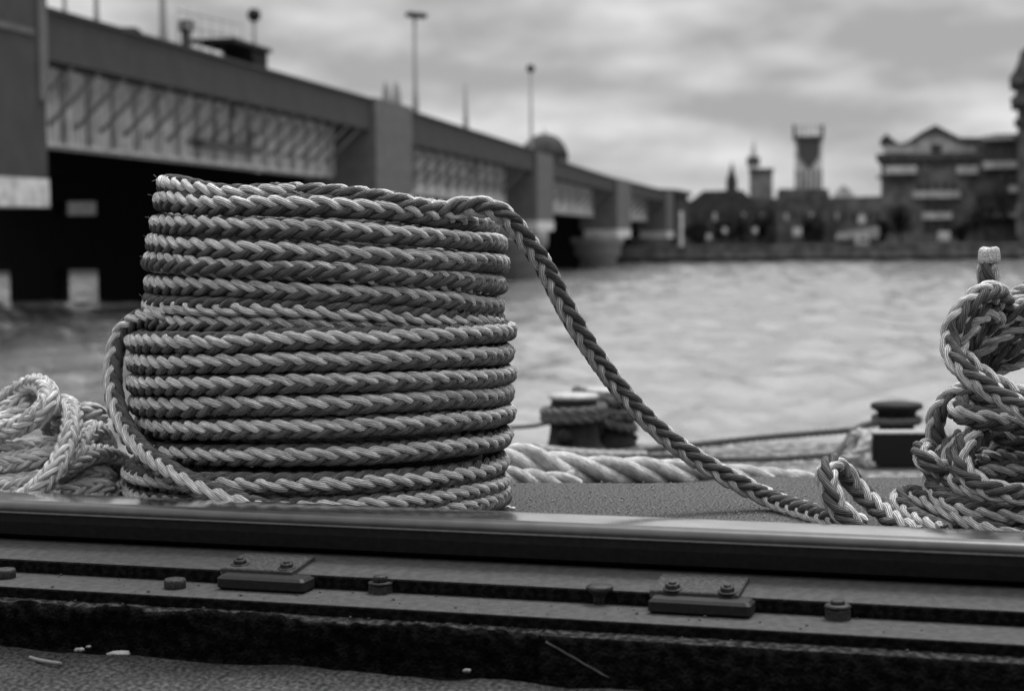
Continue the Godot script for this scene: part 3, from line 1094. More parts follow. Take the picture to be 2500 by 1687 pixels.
	wrap.append_array(pts([[2110, 1040, 5.1], [2060, 1090, 5.0], [2030, 1120, 4.9]]))
	var o3 := put("bollard_lashing", twisted(resample(wrap, 0.012), 0.022, 3, 3.0, M.old_rope), null, self)
	tag(o3, "dark rope leading from the mushroom bollard down to the stage", "rope")
	var o4 := put("rope_bight", twisted(resample(pts([[2040, 1135, 4.75], [2075, 1120, 4.72], [2105, 1098, 4.72], [2118, 1070, 4.74], [2098, 1058, 4.78], [2082, 1085, 4.8], [2100, 1125, 4.76], [2140, 1140, 4.72]]), 0.012), 0.030, 3, 3.0, M.hawser), null, self)
	tag(o4, "pale bight of rope looped beside the black box", "rope")

# ---------------------------------------------------------------- bridge
func slab(t0: float, t1: float, l0: float, l1: float, y0: float, y1: float, y2 := 999.0, y3 := 999.0) -> ArrayMesh:
	# a block of the bridge between two places along it; y2 and y3 are its bottom and top at the far end
	if y2 > 900.0:
		y2 = y0
		y3 = y1
	return loft([
		[B(t0, l0, y0), B(t0, l1, y0), B(t1, l1, y2), B(t1, l0, y2)],
		[B(t0, l0, y1), B(t0, l1, y1), B(t1, l1, y3), B(t1, l0, y3)]], true)

func bridge() -> void:
	var face := weathered(0.05, 0.92, 0.15, 0.75, 0.0, 81, 0.0, 0.01)
	var pale := weathered(0.80, 0.55, 0.30, 0.85, 0.0, 83, 0.0, 0.02)
	pale.uv1_scale = Vector3(0.6, 0.06, 0.6)
	var stone := weathered(0.11, 0.9, 0.2, 0.85, 0.0, 85, 0.0, 0.01)
	var white := weathered(0.50, 0.8, 0.3, 0.8, 0.0, 87, 0.0, 0.01)
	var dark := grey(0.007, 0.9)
	var cutstone := weathered(0.24, 0.7, 0.3, 0.85, 0.0, 88, 0.0, 0.02)
	var strut_paint := grey(0.22, 0.7)
	var br := thing("road_bridge", "long flat concrete bridge with struts under its parapet crossing the river at left", "bridge")
	var L := 24.0
	# [start, end, parapet bottom and top at start and at end, girder bottom at start and end]
	var spans := [[-6.0, 42.3, 5.75, 7.15, 5.72, 7.12, 3.60, 3.55], [49.5, 85.55, 5.70, 7.12, 5.58, 7.00, 3.52, 3.40], [92.7, 129.0, 5.28, 6.92, 5.02, 6.45, 3.02, 2.68], [135.9, 171.3, 4.85, 6.15, 4.45, 5.62, 2.45, 2.2], [181.0, 214.0, 4.4, 5.6, 4.25, 5.45, 2.1, 2.0]]
	for i in spans.size():
		var s: Array = spans[i]
		put("parapet", slab(s[0], s[1], L, L + 0.5, s[2], s[3], s[4], s[5]), face, br)
		put("coping", slab(s[0], s[1], L - 0.10, L + 0.62, s[3] + 0.003, s[3] + 0.12, s[5] + 0.003, s[5] + 0.12), face, br)
		put("girder", slab(s[0], s[1], L + 2.1, L + 2.8, s[6], s[2] + 0.25, s[7], s[4] + 0.25), pale, br)
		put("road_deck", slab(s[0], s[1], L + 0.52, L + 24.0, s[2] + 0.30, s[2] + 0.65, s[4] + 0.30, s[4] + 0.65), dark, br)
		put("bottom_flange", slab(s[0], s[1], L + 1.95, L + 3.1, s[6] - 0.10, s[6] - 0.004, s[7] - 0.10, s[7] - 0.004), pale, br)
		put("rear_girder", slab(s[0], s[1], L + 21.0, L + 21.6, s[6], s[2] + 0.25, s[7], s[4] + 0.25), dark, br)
		var n := [0, 18, 12, 8, 6][i] as int
		for k in n:
			var t := lerpf(s[0] + 1.2, s[1] - 1.0, (k + 0.5) / n)
			if i == 1:
				t = s[0] + 1.0 + k * 2.0
			var f: float = (t - s[0]) / (s[1] - s[0])
			var yb := lerpf(s[6], s[7], f) + 0.55
			var yt := lerpf(s[2], s[4], f) + 0.05
			put("strut", bar(B(t, L + 2.05, yb), B(t, L + 0.25, yt), 0.075, 6), strut_paint, br)
			if i < 4:
				put("stiffener", slab(t + 0.9, t + 0.98, L + 1.85, L + 2.096, lerpf(s[6], s[7], f) + 0.02, lerpf(s[2], s[4], f) + 0.2), pale, br)
	# piers, with a pale bearing block at the foot of each shaft
	var piers := [[42.3, 49.5, 7.9, 1.31, 2.13], [85.55, 92.7, 7.15, 0.95, 1.75], [129.0, 135.9, 6.42, 0.72, 1.42], [171.3, 181.0, 5.75, 0.10, 0.86], [214.0, 222.0, 5.5, 0.0, 0.7]]
	for i in piers.size():
		var p: Array = piers[i]
		put("pier", slab(p[0], p[1], L - 0.25, L + 3.4, p[4] + 0.003, p[2]), stone if i != 0 else face, br)
		put("bearing_block", slab(p[0] - 0.05, p[1] + 0.05, L - 0.27, L + 3.0, p[3], p[4]), white, br)
		if i == 0:
			put("corner_trim", slab(p[1] - 0.5, p[1] + 0.06, L - 0.32, L - 0.10, 4.4, 7.9), stone, br)
			put("joint_strip", slab(p[0], p[1] - 0.75, L - 0.31, L - 0.252, 6.25, 6.42), stone, br)
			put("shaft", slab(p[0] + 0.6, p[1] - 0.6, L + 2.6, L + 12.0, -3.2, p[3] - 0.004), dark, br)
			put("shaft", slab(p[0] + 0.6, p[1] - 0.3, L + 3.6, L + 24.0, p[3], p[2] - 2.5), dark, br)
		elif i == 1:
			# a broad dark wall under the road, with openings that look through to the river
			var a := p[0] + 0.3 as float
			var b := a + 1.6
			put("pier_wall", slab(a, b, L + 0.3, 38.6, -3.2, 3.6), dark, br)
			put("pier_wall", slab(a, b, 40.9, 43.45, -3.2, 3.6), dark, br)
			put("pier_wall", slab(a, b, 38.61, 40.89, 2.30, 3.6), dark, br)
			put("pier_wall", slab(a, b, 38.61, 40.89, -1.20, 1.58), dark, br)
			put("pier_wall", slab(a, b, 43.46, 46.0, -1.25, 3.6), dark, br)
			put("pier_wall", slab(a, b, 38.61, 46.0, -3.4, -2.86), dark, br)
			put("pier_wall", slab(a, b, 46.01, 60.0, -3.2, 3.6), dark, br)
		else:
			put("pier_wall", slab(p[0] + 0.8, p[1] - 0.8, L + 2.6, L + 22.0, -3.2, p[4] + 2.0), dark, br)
		# round cutwater below the block
		var c := B(p[0] + 1.8, L + 2.0, 0)
		if i >= 1:
			var r := 2.6
			put("cutwater", lathe([[r * 0.72, -3.3], [r * 0.72, -1.9], [r * 0.80, -1.75], [r * 0.88, -1.5], [r * 0.88, -0.75], [r * 0.98, -0.55], [r * 1.02, -0.25], [r * 1.02, p[3] - 0.01]], 24, true), cutstone, br, c)
	put("rear_wall", slab(150.0, 156.0, 62.0, 82.0, -3.2, 9.0), stone, br)
	# pipes and a trolley frame under the first span, lamp bracket under the second
	for t in [71.4, 73.6]:
		put("downpipe", bar(B(t, L + 1.9, 5.7), B(t, L + 1.9, 4.1), 0.13, 8), pale, br)
	put("pipe_box", slab(67.0, 74.0, L + 1.6, L + 2.0, 3.95, 4.2), stone, br)
	put("pipe_wheel", lathe([[0.30, 0.0], [0.34, 0.05], [0.34, 0.15], [0.30, 0.2]], 16), pale, br, B(73.0, L + 1.6, 4.5), Vector3(PI / 2, 0, 0))
	var lb := on_bridge(1162, 420, L + 1.6)
	put("inspection_lamp", lathe([[0.1, -0.35], [0.32, -0.2], [0.34, 0.1], [0.1, 0.35]], 14), white, br, lb)
	put("lamp_bracket", bar(lb + Vector3(0, 0.3, 0), lb + Vector3(0, 1.5, 0), 0.16, 6), stone, br)
	# things that stand on the bridge
	var post := grey(0.26, 0.7)
	var black := grey(0.02, 0.7)
	for d in [[1014, 250, 40, 26.0, 0.12, 1, "tall street lamp with double head on the bridge at the second pier"], [1297, 365, 168, 27.0, 0.12, 2, "tall street lamp on the bridge in front of the far dome"], [621, 150, 38, 30.0, 0.10, 2, "slim mast with round lamp at the end of the bridge gantry"], [1137, 300, 205, 30.0, 0.14, 0, "plain grey mast on the bridge between the two street lamps"], [157, 60, -120, 27.0, 0.07, 0, "thin mast on the bridge nearest the left pier"], [235, 75, -120, 29.0, 0.10, 0, "grey mast on the bridge second from the left pier"], [398, 110, -150, 29.0, 0.16, 0, "stout pale mast on the bridge left of the black chimney"], [943, 250, 200, 27.0, 0.20, 0, "short post on the pier top, left one of two"], [968, 250, 200, 27.0, 0.20, 0, "short post on the pier top, right one of two"]]:
		var lo := on_bridge(d[0], d[1], d[3])
		var hi := on_bridge(d[0], d[2], d[3])
		lo.y -= 1.3
		hi = Vector3(lo.x, hi.y, lo.z)
		var o := thing("street_lamp" if d[5] > 0 else "mast", d[6], "lamp post" if d[5] > 0 else "post", lo)
		put("pole", lathe([[d[4] * 1.5, 0.0], [d[4] * 1.4, 1.5], [d[4], 2.0], [d[4] * 0.8, hi.y - lo.y]], 12), post, o)
		if d[5] == 1:
			put("lamp_head", bevel_box(Vector3(1.25, 0.28, 0.6), 0.08), black, o, Vector3(0.1, hi.y - lo.y - 0.1, 0), Vector3(0, 0.2, -0.08))
		elif d[5] == 2:
			put("lamp_head", lathe([[0.16, -0.3], [0.32, -0.12], [0.34, 0.1], [0.2, 0.3]], 14), black, o, Vector3(0, hi.y - lo.y, 0))
	var ch := on_bridge(455, 118, 27.0)
	ch.y -= 1.0
	var chim := thing("chimney_pipe", "black capped chimney pipe standing above the bridge parapet", "chimney", ch)
	put("pipe", lathe([[0.20, 0.0], [0.20, 1.85]], 14), black, chim)
	put("cowl", lathe([[0.31, 1.7], [0.33, 1.75], [0.33, 2.05], [0.28, 2.1]], 14), black, chim)
	var bxp := on_bridge(310, 82, 26.0)
	bxp.y -= 0.6
	var jb := thing("junction_box", "small dark box on the bridge parapet left of the chimney", "box", bxp)
	put("case", bevel_box(Vector3(0.9, 0.8, 0.8), 0.1), black, jb)
	# gantry with a handrail
	var ga := on_bridge(612, 128, 25.0)
	var gt := ga.dot(bu)
	var g := thing("gantry", "dark cantilevered gantry platform with handrail above the bridge", "platform", Vector3.ZERO)
	put("platform", slab(gt - 4.2, gt + 0.3, 24.2, 26.0, ga.y - 0.02, ga.y + 0.14), black, g)
	put("bracket", loft([[B(gt - 1.0, 24.4, ga.y - 1.4), B(gt - 1.0, 25.6, ga.y - 1.4), B(gt + 0.2, 25.6, ga.y - 1.4), B(gt + 0.2, 24.4, ga.y - 1.4)], [B(gt - 1.7, 24.4, ga.y - 0.02), B(gt - 1.7, 25.6, ga.y - 0.02), B(gt + 0.3, 25.6, ga.y - 0.02), B(gt + 0.3, 24.4, ga.y - 0.02)]], true), black, g)
	var thin := grey(0.3, 0.7)
	for k in 7:
		var t := gt - 7.0 + k * 1.18
		put("handrail_post", bar(B(t, 25.4, ga.y - 0.7), B(t, 25.4, ga.y + 1.15), 0.03, 6), thin, g)
	for y in [0.6, 1.15]:
		put("handrail", bar(B(gt - 7.0, 25.4, ga.y + y - 0.25), B(gt + 0.1, 25.4, ga.y + y), 0.035, 6), thin, g)
	# vehicles' pale roofs and a hut above the parapet of the second span
	var h1 := on_bridge(1030, 270, 27.0)
	var h1t := h1.dot(bu)
	var hut := thing("bridge_hut", "low grey roofed hut behind the bridge parapet beside the tall lamp", "hut")
	put("wall", slab(h1t - 2.0, h1t + 6.0, 26.0, 29.0, 5.9, 7.25, 5.9, 7.0), stone, hut)
	put("roof", slab(h1t - 2.3, h1t + 6.3, 25.7, 29.3, 7.254, 7.40, 7.004, 7.12), pale, hut)
	var h2 := on_bridge(1115, 300, 27.0)
	var h2t := h2.dot(bu)
	var shel := thing("bridge_shelter", "small curved roof shelter on the bridge beside the plain mast", "shelter")
	put("wall", slab(h2t - 2.0, h2t + 4.0, 26.0, 29.0, 5.6, 7.0), stone, shel)
	put("roof", loft([[B(h2t - 2.4, 25.8, 7.0), B(h2t - 2.4, 29.2, 7.0), B(h2t + 4.3, 29.2, 7.0), B(h2t + 4.3, 25.8, 7.0)], [B(h2t - 0.5, 26.2, 7.32), B(h2t - 0.5, 28.8, 7.32), B(h2t + 3.4, 28.8, 7.32), B(h2t + 3.4, 26.2, 7.32)]], true), pale, shel)
	# far end of the bridge: abutment house
	var e0 := on_bridge(1640, 620, L + 0.5)
	var et := e0.dot(bu)
	var ab := thing("abutment_tower", "dark stone tower closing the far end of the bridge", "tower")
	put("wall", slab(222.0, 236.0, L - 0.6, L + 8.0, -3.2, 5.3), face, ab)
	put("cornice", slab(221.4, 236.6, L - 1.0, L + 8.4, 5.303, 5.8), face, ab)
	put("recess", slab(225.0, 228.0, L - 0.75, L - 0.605, -2.0, 3.2), pale, ab)
	# dome of a building behind the bridge
	var dz := 420.0
	var dc := at_z(1330, 385, dz)
	var dm := thing("domed_building", "broad round domed roof rising behind the bridge", "building", Vector3(dc.x, -1.0, dc.z))
	var sc := dz / F
	var dh := dc.y + 1.0
	put("drum", lathe([[56 * sc, 0.0], [56 * sc, dh]], 28), weathered(0.10, 0.8, 0.05, 0.85, 0.0, 91, 0.0, 0.01), dm)
	put("dome", lathe([[58 * sc, dh - 0.2], [56 * sc, dh + 15 * sc], [47 * sc, dh + 34 * sc], [33 * sc, dh + 49 * sc], [16 * sc, dh + 56 * sc], [2 * sc, dh + 58 * sc]], 28), weathered(0.06, 0.8, 0.05, 0.8, 0.0, 92, 0.0, 0.01), dm)
	put("finial", lathe([[3 * sc, dh + 57 * sc], [2 * sc, dh + 64 * sc], [0.5 * sc, dh + 72 * sc]], 8), post, dm)

# ---------------------------------------------------------------- far bank
func px_box(called: String, x0: float, x1: float, y0: float, y1: float, z: float, depth: float, mat: Material, parent: Node, proud := 0.0) -> MeshInstance3D:
	# a block whose front stands at the distance z, given by where its front corners are seen
	var a := on_front(x0, (y0 + y1) / 2, z)
	var b := on_front(x1, (y0 + y1) / 2, z)
	var t := on_front((x0 + x1) / 2, y0, z)
	var u := on_front((x0 + x1) / 2, y1, z)
	var c := (a + b) / 2
	c.y = (t.y + u.y) / 2
	return put(called, box(Vector3(a.distance_to(b), t.y - u.y, depth + proud)), mat, parent, c - turned(Vector3(0, 0, depth / 2 - proud / 2)), Vector3(0, facing, 0))

var facing := 0.0                     # how far the front of a far building is turned
var facing_x := 1250.0

func turned(v: Vector3) -> Vector3:
	return v.rotated(Vector3.UP, facing)

func face_us(x: float) -> void:
	facing_x = x
	facing = -atan((x - 1250.0) / F)

func on_front(x: float, y: float, z: float) -> Vector3:
	var p := at_z(facing_x, 590.0, z)
	var n := turned(Vector3(0, 0, 1))
	var d := ray(x, y)
	return EYE + d * ((p - EYE).dot(n) / d.dot(n))

func gable(called: String, list: Array, z: float, depth: float, mat: Material, parent: Node) -> void:
	# a block with an outline of its own
	var front := []
	var back := []
	var poly := PackedVector2Array()
	for p in list:
		var v := on_front(p[0], p[1], z)
		front.append(v)
		back.append(v + turned(Vector3(0, 0, -depth)))
		poly.append(Vector2(v.rotated(Vector3.UP, -facing).x, v.y))
	var st := SurfaceTool.new()
	st.begin(Mesh.PRIMITIVE_TRIANGLES)
	st.set_smooth_group(-1)
	var tri := Geometry2D.triangulate_polygon(poly)
	for i in range(0, tri.size(), 3):
		var t := [tri[i], tri[i + 1], tri[i + 2]]
		var n: Vector3 = (front[t[1]] - front[t[0]]).cross(front[t[2]] - front[t[0]])
		if n.dot(turned(Vector3(0, 0, 1))) > 0.0:
			t = [t[0], t[2], t[1]]
		for k in t:
			st.add_vertex(front[k])
		for k in [t[0], t[2], t[1]]:
			st.add_vertex(back[k])
	var turn := 1.0 if Geometry2D.is_polygon_clockwise(poly) else -1.0
	for i in list.size():
		var j := (i + 1) % list.size()
		var q := [front[i], back[i], back[j], front[i], back[j], front[j]]
		if turn > 0.0:
			q = [front[i], back[j], back[i], front[i], front[j], back[j]]
		for v in q:
			st.add_vertex(v)
	st.generate_normals()
	put(called, st.commit(), mat, parent)

func tree(x: float, y0: float, y1: float, w: float, z: float, mat: Material, label: String) -> void:
	var base := at_z(x, y1, z)
	var top := at_z(x, y0, z)
	var hgt := top.y - base.y
	var rad := w * z / F / 2
	var t := thing("tree", label, "tree", base, 0.0, "trees along the far river bank")
	put("trunk", lathe([[hgt * 0.035, 0.0], [hgt * 0.022, hgt * 0.35], [hgt * 0.008, hgt * 0.8]], 8), grey(0.04), t)
	var st := SurfaceTool.new()
	st.begin(Mesh.PRIMITIVE_TRIANGLES)
	var lobes := []
	for k in 14:
		var a := rng.randf() * TAU
		var f := sqrt(rng.randf()) * 0.62
		lobes.append([Vector3(cos(a) * f * rad, hgt * rng.randf_range(0.32, 0.82), sin(a) * f * rad), rad * rng.randf_range(0.28, 0.48)])
	for l in lobes:
		for k in 130:
			var d := Vector3(rng.randfn(), rng.randfn(), rng.randfn()).normalized()
			var c: Vector3 = l[0] + d * l[1] * pow(rng.randf(), 0.35)
			var s := rng.randf_range(0.10, 0.24) * (0.6 + rad * 0.12)
			var e1 := Vector3(rng.randfn(), rng.randfn(), rng.randfn()).normalized()
			var e2 := e1.cross(d).normalized()
			st.set_normal(d)
			for v in [c - e1 * s, c + e2 * s * 0.6, c + e1 * s, c - e1 * s, c + e1 * s, c - e2 * s * 0.6]:
				st.add_vertex(v)
	put("crown", st.commit(), mat, t)

func far_bank() -> void:
	var z := 205.0
	var stone := weathered(0.13, 0.7, 0.06, 0.9, 0.0, 93, 0.0, 0.02)
	var tide := weathered(0.035, 0.6, 0.1, 0.8, 0.0, 94, 0.0, 0.02)
	var brick := weathered(0.15, 0.75, 0.05, 0.9, 0.0, 95, 0.0, 0.02)
	var brick2 := weathered(0.10, 0.7, 0.05, 0.9, 0.0, 96, 0.0, 0.02)
	var trim := weathered(0.45, 0.8, 0.06, 0.85, 0.0, 97, 0.0, 0.02)
	var roof := weathered(0.045, 0.8, 0.06, 0.7, 0.0, 98, 0.0, 0.02)
	var pane := grey(0.012, 0.2)
	var leaf := grey(0.07, 0.9)
	var bright := grey(0.34, 0.7)
	structure("far_ground", box(Vector3(2400, 3.0, 1800)), stone, Vector3(200, -2.95, -z - 901.5))
	# river wall
	var wall := thing("river_wall", "long stone river wall along the far bank", "wall")
	put("wall_face", box(Vector3(700, 1.1, 1.4)), stone, wall, Vector3(120, -1.85, -z - 0.7))
	put("tide_line", box(Vector3(700, 1.0, 1.5)), tide, wall, Vector3(120, -2.905, -z - 0.65))
	put("wall_coping", box(Vector3(700, 0.28, 1.9)), stone, wall, Vector3(120, -1.157, -z - 0.7))
	# the gabled brick block
	var zb := 228.0
	face_us(2285)
	var h := thing("gabled_building", "brick riverside block with a central gable and pale balconies at right", "building")
	gable("wall", [[2152, 612], [2152, 388], [2400, 388], [2400, 612]], zb, 16.0, brick, h)
	px_box("eaves", 2140, 2402, 374, 387.8, zb - 0.9, 17.5, brick2, h)
	gable("upper_storey", [[2158, 373.8], [2158, 352], [2200, 352], [2232, 345], [2258, 330], [2285, 322], [2312, 330], [2336, 345], [2362, 350], [2394, 350], [2394, 373.8]], zb, 15.0, trim, h)
	gable("roof", [[2200, 351.5], [2222, 343], [2252, 322], [2286, 305], [2318, 322], [2345, 336], [2405, 336], [2405, 349.5], [2362, 349.5], [2336, 344.5], [2312, 329.5], [2285, 321.5], [2258, 329.5], [2232, 344.5]], zb - 0.6, 15.0, roof, h)
	gable("turret", [[2150, 351.6], [2150, 342], [2160, 332], [2166, 326], [2174, 334], [2186, 344], [2199, 351.6]], zb - 0.3, 8.0, roof, h)
	px_box("gable_window", 2274, 2300, 352, 372, zb - 0.18, 0.14, pane, h)
	for x in [2172, 2192, 2212, 2230, 2250, 2268, 2286, 2304, 2322, 2346, 2366, 2384]:
		px_box("window", x - 5, x + 5, 390, 404, zb - 0.12, 0.10, pane, h)
	for r in [[2162, 2240, 405, 424], [2338, 2390, 405, 424], [2230, 2346, 466, 483], [2252, 2326, 518, 535]]:
		px_box("balcony", r[0], r[1], r[2], r[3], zb - 1.5, 1.45, trim, h)
	px_box("string_course", 2142, 2240, 428, 436, zb - 0.9, 0.85, brick2, h)
	for x in [2246, 2266, 2288, 2308, 2330]:
		px_box("window", x - 5, x + 5, 445, 465, zb - 0.12, 0.10, pane, h)
	for x in [2200, 2370]:
		px_box("window", x - 5, x + 5, 442, 458, zb - 0.12, 0.10, pane, h)
	for y in [486, 538]:
		for x in [2266, 2288, 2310]:
			px_box("window", x - 6, x + 6, y, y + 30, zb - 0.12, 0.10, pane, h)
	# its neighbour with wide balconies
	face_us(2480)
	var n := thing("balcony_building", "dark flat roofed block with wide pale balconies at the right edge", "building")
	gable("wall", [[2384, 612], [2384, 339], [2430, 327], [2700, 322], [2700, 612]], zb - 3, 18.0, brick2, n)
	px_box("roof_slab", 2402, 2480, 330, 341, zb - 4.2, 1.15, trim, n)
	for r in [[2402, 2498, 393, 411], [2465, 2600, 452, 468], [2406, 2600, 520, 530]]:
		px_box("balcony", r[0], r[1], r[2], r[3], zb - 4.5, 1.45, trim, n)
	for r in [[2425, 362], [2448, 362], [2470, 362], [2448, 422], [2474, 422], [2445, 475]]:
		px_box("window", r[0] - 7, r[0] + 7, r[1], r[1] + 26, zb - 3.14, 0.1, pane, n)
	px_box("pale_bay", 2484, 2560, 500, 575, zb - 4.4, 1.3, trim, n)
	# the dark stepped tower at the edge of the picture
	var zt := 215.0
	face_us(2500)
	var tw := thing("stepped_tower", "dark tower with projecting ledges cut by the right edge", "tower")
	gable("shaft", [[2488, 612], [2486, 256], [2471, 250], [2468, 240], [2480, 233], [2484, 212], [2468, 200], [2466, 190], [2479, 172], [2487, 150], [2493, 127], [2520, 104], [2560, 92], [2640, 92], [2640, 612]], zt, 10.0, brick2, tw)
	for y in [[186, 200, 2467], [238, 252, 2470], [288, 296, 2478]]:
		px_box("ledge", y[2], 2650, y[0], y[1], zt - 1.0, 12.0, brick2, tw)
	# the concrete tower with a dark shield below its crown
	var zk := 640.0
	var conc := weathered(0.62, 0.8, 0.02, 0.85, 0.0, 101, 0.0, 0.02)
	var slate := grey(0.06, 0.6)
	face_us(1975)
	var kt := thing("concrete_tower", "pale concrete tower block with a dark pointed panel and open crown", "tower")
	px_box("shaft", 1941, 2009, 340, 600, zk, 30.0, conc, kt)
	gable("panel", [[1949, 336], [2002, 336], [2002, 380], [1976, 414], [1949, 380]], zk - 1.2, 1.15, slate, kt)
	for x in [1940, 1952, 1963, 1975, 1987, 1998, 2009]:
		px_box("crown_fin", x - 4, x + 4, 304, 331.8, zk - 0.8, 9.0, conc if x > 1941 and x < 2008 else slate, kt)
	px_box("crown_beam", 1936, 2012, 332, 339.6, zk - 2.0, 10.0, slate, kt)
	for x in [1943, 1957, 1968, 1982, 1993, 2006]:
		px_box("rib", x - 1.5, x + 1.5, 415, 600, zk - 1.0, 0.9, slate, kt)
	# smaller towers
	face_us(1860)
	var st1 := thing("stub_tower", "short grey tower block with a narrow mast on top", "tower")
	px_box("shaft", 1831, 1887, 416, 600, 560.0, 20.0, weathered(0.17, 0.8, 0.02, 0.85, 0.0, 102, 0.0, 0.02), st1)
	px_box("roof_rim", 1828, 1890, 411, 415.8, 559.0, 22.0, slate, st1)
	face_us(1840)
	var st2 := thing("water_tower", "slim pale tower with a dark gallery left of the stub tower", "tower")
	px_box("shaft", 1830, 1850, 402, 600, 720.0, 14.0, conc, st2)
	px_box("gallery", 1824, 1856, 383, 401.8, 719.0, 18.0, slate, st2)
	gable("spire", [[1832, 382.8], [1838, 345], [1843, 338], [1848, 382.8]], 722.0, 10.0, conc, st2)
	face_us(1787)
	var st3 := thing("church_steeple", "small dark church steeple above the roofs left of the towers", "steeple")
	px_box("belfry", 1774, 1800, 436, 600, 330.0, 8.0, roof, st3)
	gable("spire", [[1776, 435.8], [1783, 412], [1788, 392], [1792, 412], [1798, 435.8]], 331.0, 5.0, roof, st3)
	# low roofs and warehouses
	var low := [
		["warehouse", "dark pitched warehouse roof just right of the bridge end", [[1652, 606], [1652, 500], [1690, 488], [1718, 466], [1812, 464], [1840, 488], [1840, 606]], 250.0, roof],
		["terrace", "low dark terrace between warehouse and long shed", [[1836, 606], [1836, 484], [1902, 484], [1902, 606]], 262.0, brick2],
		["long_shed", "long dark flat shed under the concrete tower", [[1898, 606], [1898, 468], [1906, 461], [2022, 461], [2026, 478], [2026, 606]], 246.0, brick2],
		["brick_hall", "dark brick hall left of the gabled block", [[2022, 606], [2022, 482], [2168, 478], [2168, 606]], 252.0, brick],
		["pyramid_roof", "grey pyramid roof peeping over the brick hall", [[2034, 490], [2040, 470], [2060, 450], [2084, 470], [2092, 490]], 290.0, trim],
		["end_house", "dark house with pale front at the bridge end", [[1598, 620], [1598, 470], [1612, 460], [1652, 462], [1652, 620]], 262.0, brick]]
	for l in low:
		face_us((l[2][0][0] + l[2][-1][0]) / 2.0)
		var o := thing(l[0], l[1], "building")
		gable("wall", l[2], l[3], 14.0, l[4], o)
		var xs: Array = [l[2][0][0], l[2][-1][0]]
		if l[0] != "pyramid_roof":
			var c := int((xs[1] - xs[0]) / 24.0)
			for k in c:
				var x := lerpf(xs[0] + 12, xs[1] - 12, (k + 0.5) / c)
				px_box("window", x - 4, x + 4, 520, 538, l[3] - 0.12, 0.1, pane if k % 3 else trim, o)
	# trees and pale things on the embankment
	for t in [[2200, 492, 606, 110, 216.0, "round dark tree in front of the gabled block's left corner"], [2152, 530, 606, 64, 212.0, "small dark tree between brick hall and gabled block"], [2410, 455, 606, 150, 218.0, "broad dark tree in front of the balcony building"], [2350, 540, 606, 70, 211.0, "low dark tree under the gabled block's right half"], [1790, 520, 604, 120, 214.0, "dark tree standing before the warehouse"], [1865, 510, 604, 90, 216.0, "dark tree standing before the low terrace"], [1985, 530, 604, 90, 214.0, "low tree in front of the long shed"], [1700, 540, 604, 80, 213.0, "low tree nearest the bridge end"]]:
		tree(t[0], t[1], t[2], t[3], t[4], leaf, t[5])
	for a in [[1937, 1958, 556, 576, "white awning on the embankment below the concrete tower"], [2096, 2114, 528, 546, "small white sign above the pale pavilion"], [2092, 2118, 576, 604, "white van parked at the end of the pale pavilion"], [2296, 2316, 566, 588, "white van parked under the balconies"], [1764, 1776, 556, 570, "small white sign left of the tree before the warehouse"], [1725, 1738, 572, 586, "small pale kiosk near the bridge end"], [1838, 1850, 556, 570, "small pale sign before the low terrace"]]:
		var mid := at_z((a[0] + a[1]) / 2.0, a[3], 208.5)
		var s := 208.5 / F
		var wd: float = (a[1] - a[0]) * s
		var ht: float = (a[3] - a[2]) * s
		var van: bool = "van" in a[4]
		var o := thing("white_van" if van else "awning" if "awning" in a[4] else "kiosk" if "kiosk" in a[4] else "sign_board", a[4], "van" if van else "awning" if "awning" in a[4] else "kiosk" if "kiosk" in a[4] else "sign", Vector3(mid.x, -1.45, mid.z))
		var lift := mid.y + 1.45
		put("panel" if not van else "body", bevel_box(Vector3(wd, ht, 0.3 if not van else 2.0), 0.05), bright, o, Vector3(0, lift, 0))
		if lift > 0.2:
			put("post", lathe([[0.05, 0.0], [0.05, lift]], 6), slate, o)
		elif van:
			put("windscreen", box(Vector3(wd * 0.7, ht * 0.28, 0.02)), pane, o, Vector3(0, ht * 0.72, 1.012))
			for sx in [-1, 1]:
				put("wheel", lathe([[0.28, 0.0], [0.28, 0.2]], 12), slate, o, Vector3(sx * wd * 0.33, 0.26, 0.85), Vector3(PI / 2, 0, 0))
	face_us(2095)
	var pv := thing("pavilion", "long low pavilion with pale roof on the embankment before the brick hall", "pavilion")
	gable("roof", [[2040, 586], [2044, 568], [2146, 552], [2150, 566], [2146, 582]], 210.0, 5.0, weathered(0.30, 0.8, 0.1, 0.8, 0.0, 103, 0.0, 0.02), pv)
	px_box("wall", 2046, 2142, 584, 605, 211.0, 3.0, brick2, pv)

# ---------------------------------------------------------------- small things on the ground
func pebble(r: float, seed_v: int, flat: float) -> ArrayMesh:
	var nz := FastNoiseLite.new()
	nz.seed = seed_v
	nz.frequency = 0.9
	var rings := []
	for j in 7:
		var el := -PI / 2 + PI * (j + 0.15) / 6.3
		var ring := []
		for k in 12:
			var a := TAU * k / 12
			var d := Vector3(cos(a) * cos(el), sin(el), sin(a) * cos(el))
			ring.append(d * r * (1.0 + 0.5 * nz.get_noise_3dv(d * 1.6)) * Vector3(1, flat, 0.8) + Vector3(0, r * flat * 0.8, 0))
		rings.append(ring)
	return loft(rings, true, true)

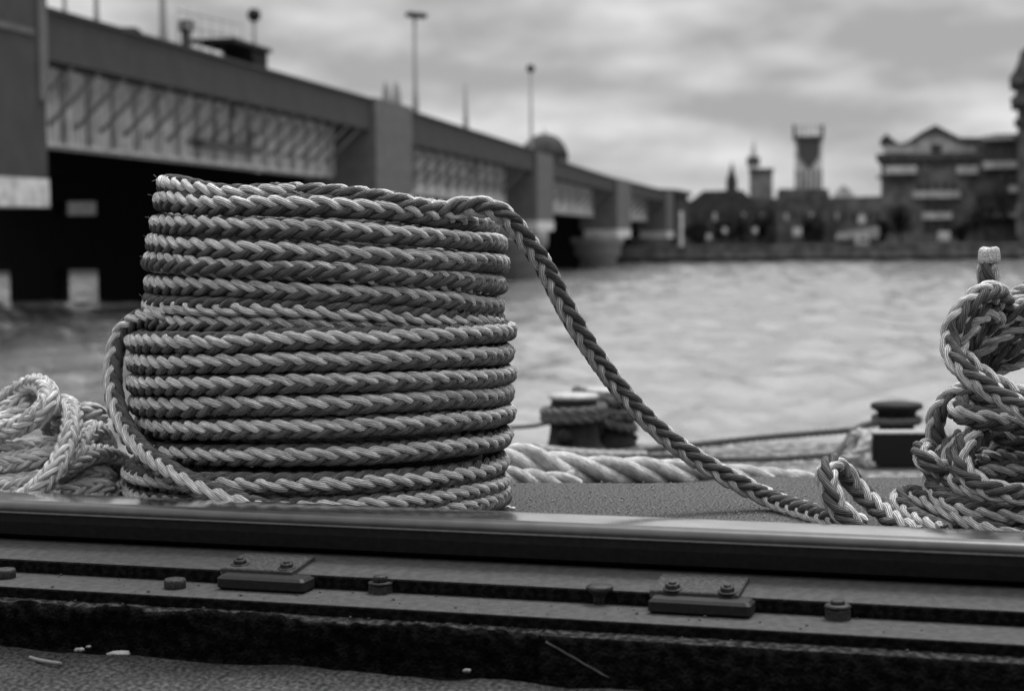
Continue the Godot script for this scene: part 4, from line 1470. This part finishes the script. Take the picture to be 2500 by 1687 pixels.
func litter() -> void:
	var pale := weathered(0.2, 0.6, 60.0, 0.9, 0.0, 111, 3.0, 0.02)
	var white := grey(0.75, 0.6)
	for p in [[290, 1598, 0.0115, 0.16, "pale flat stone chip lying on the near ground at left"], [192, 1591, 0.0055, 0.4, "small pale pebble left of the flat stone chip"], [1140, 1642, 0.004, 0.5, "small light pebble on the near ground below the plinth joint"], [214, 1582, 0.0028, 0.5, "tiny pebble just behind the small pale pebble"]]:
		var w := at_y(p[0], p[1], -0.058)
		tag(put("pebble", pebble(p[2], int(p[0]), p[3]), pale, self, w), p[4], "pebble")
	var tw := PackedVector3Array()
	for k in [[72, 1606], [95, 1613], [118, 1617], [146, 1621]]:
		tw.append(at_y(k[0], k[1], -0.0545))
	tag(put("twig", tube(resample(tw, 0.004), 0.0022, 6), pale, self), "short pale twig lying on the near ground at far left", "twig")
	var c := at_y(1168, 1516, -0.019)
	var arc := PackedVector3Array()
	for k in 9:
		var a := PI * k / 8.0
		arc.append(c + Vector3(-cos(a) * 0.0062, sin(a) * 0.0042, 0.002 * sin(a)))
	tag(put("paper_scrap", tube(arc, 0.0017, 6), white, self), "curled white scrap on the plinth edge below the rail", "scrap")
	for q in [[1240, 1240], [1252, 1243]]:
		tag(put("paper_scrap", pebble(0.004, int(q[0]), 0.4), white, self, at_y(q[0], q[1], 0.0)), "white crumb on the deck at the %s foot of the coil" % ("very" if q[0] == 1240 else "outer"), "scrap")
	# rusty crumbs and mortar crumbs on the sole plate
	var st := SurfaceTool.new()
	st.begin(Mesh.PRIMITIVE_TRIANGLES)
	for k in 150:
		var s := rng.randf_range(-0.75, 0.75)
		var q := rng.randf_range(0.104, 0.172)
		var y := -0.0096
		if rng.randf() < 0.35:
			q = rng.randf_range(0.179, 0.187)
			y = -0.0203
		st.append_from(pebble(0.0005 + 0.0014 * pow(rng.randf(), 2.5), k, 0.6), 0, Transform3D(Basis(), rail_at + Vector3(s, y, q).rotated(Vector3.UP, RAIL_TURN)))
	var cr := put("rust_crumbs", st.commit(), weathered(0.12, 0.4, 80.0, 0.9, 0.0, 115, 0.0, 0.02), self)
	tag(cr, "rusty crumbs and mortar crumbs along the rail's sole plate", "crumbs")
	cr.set_meta("kind", "stuff")
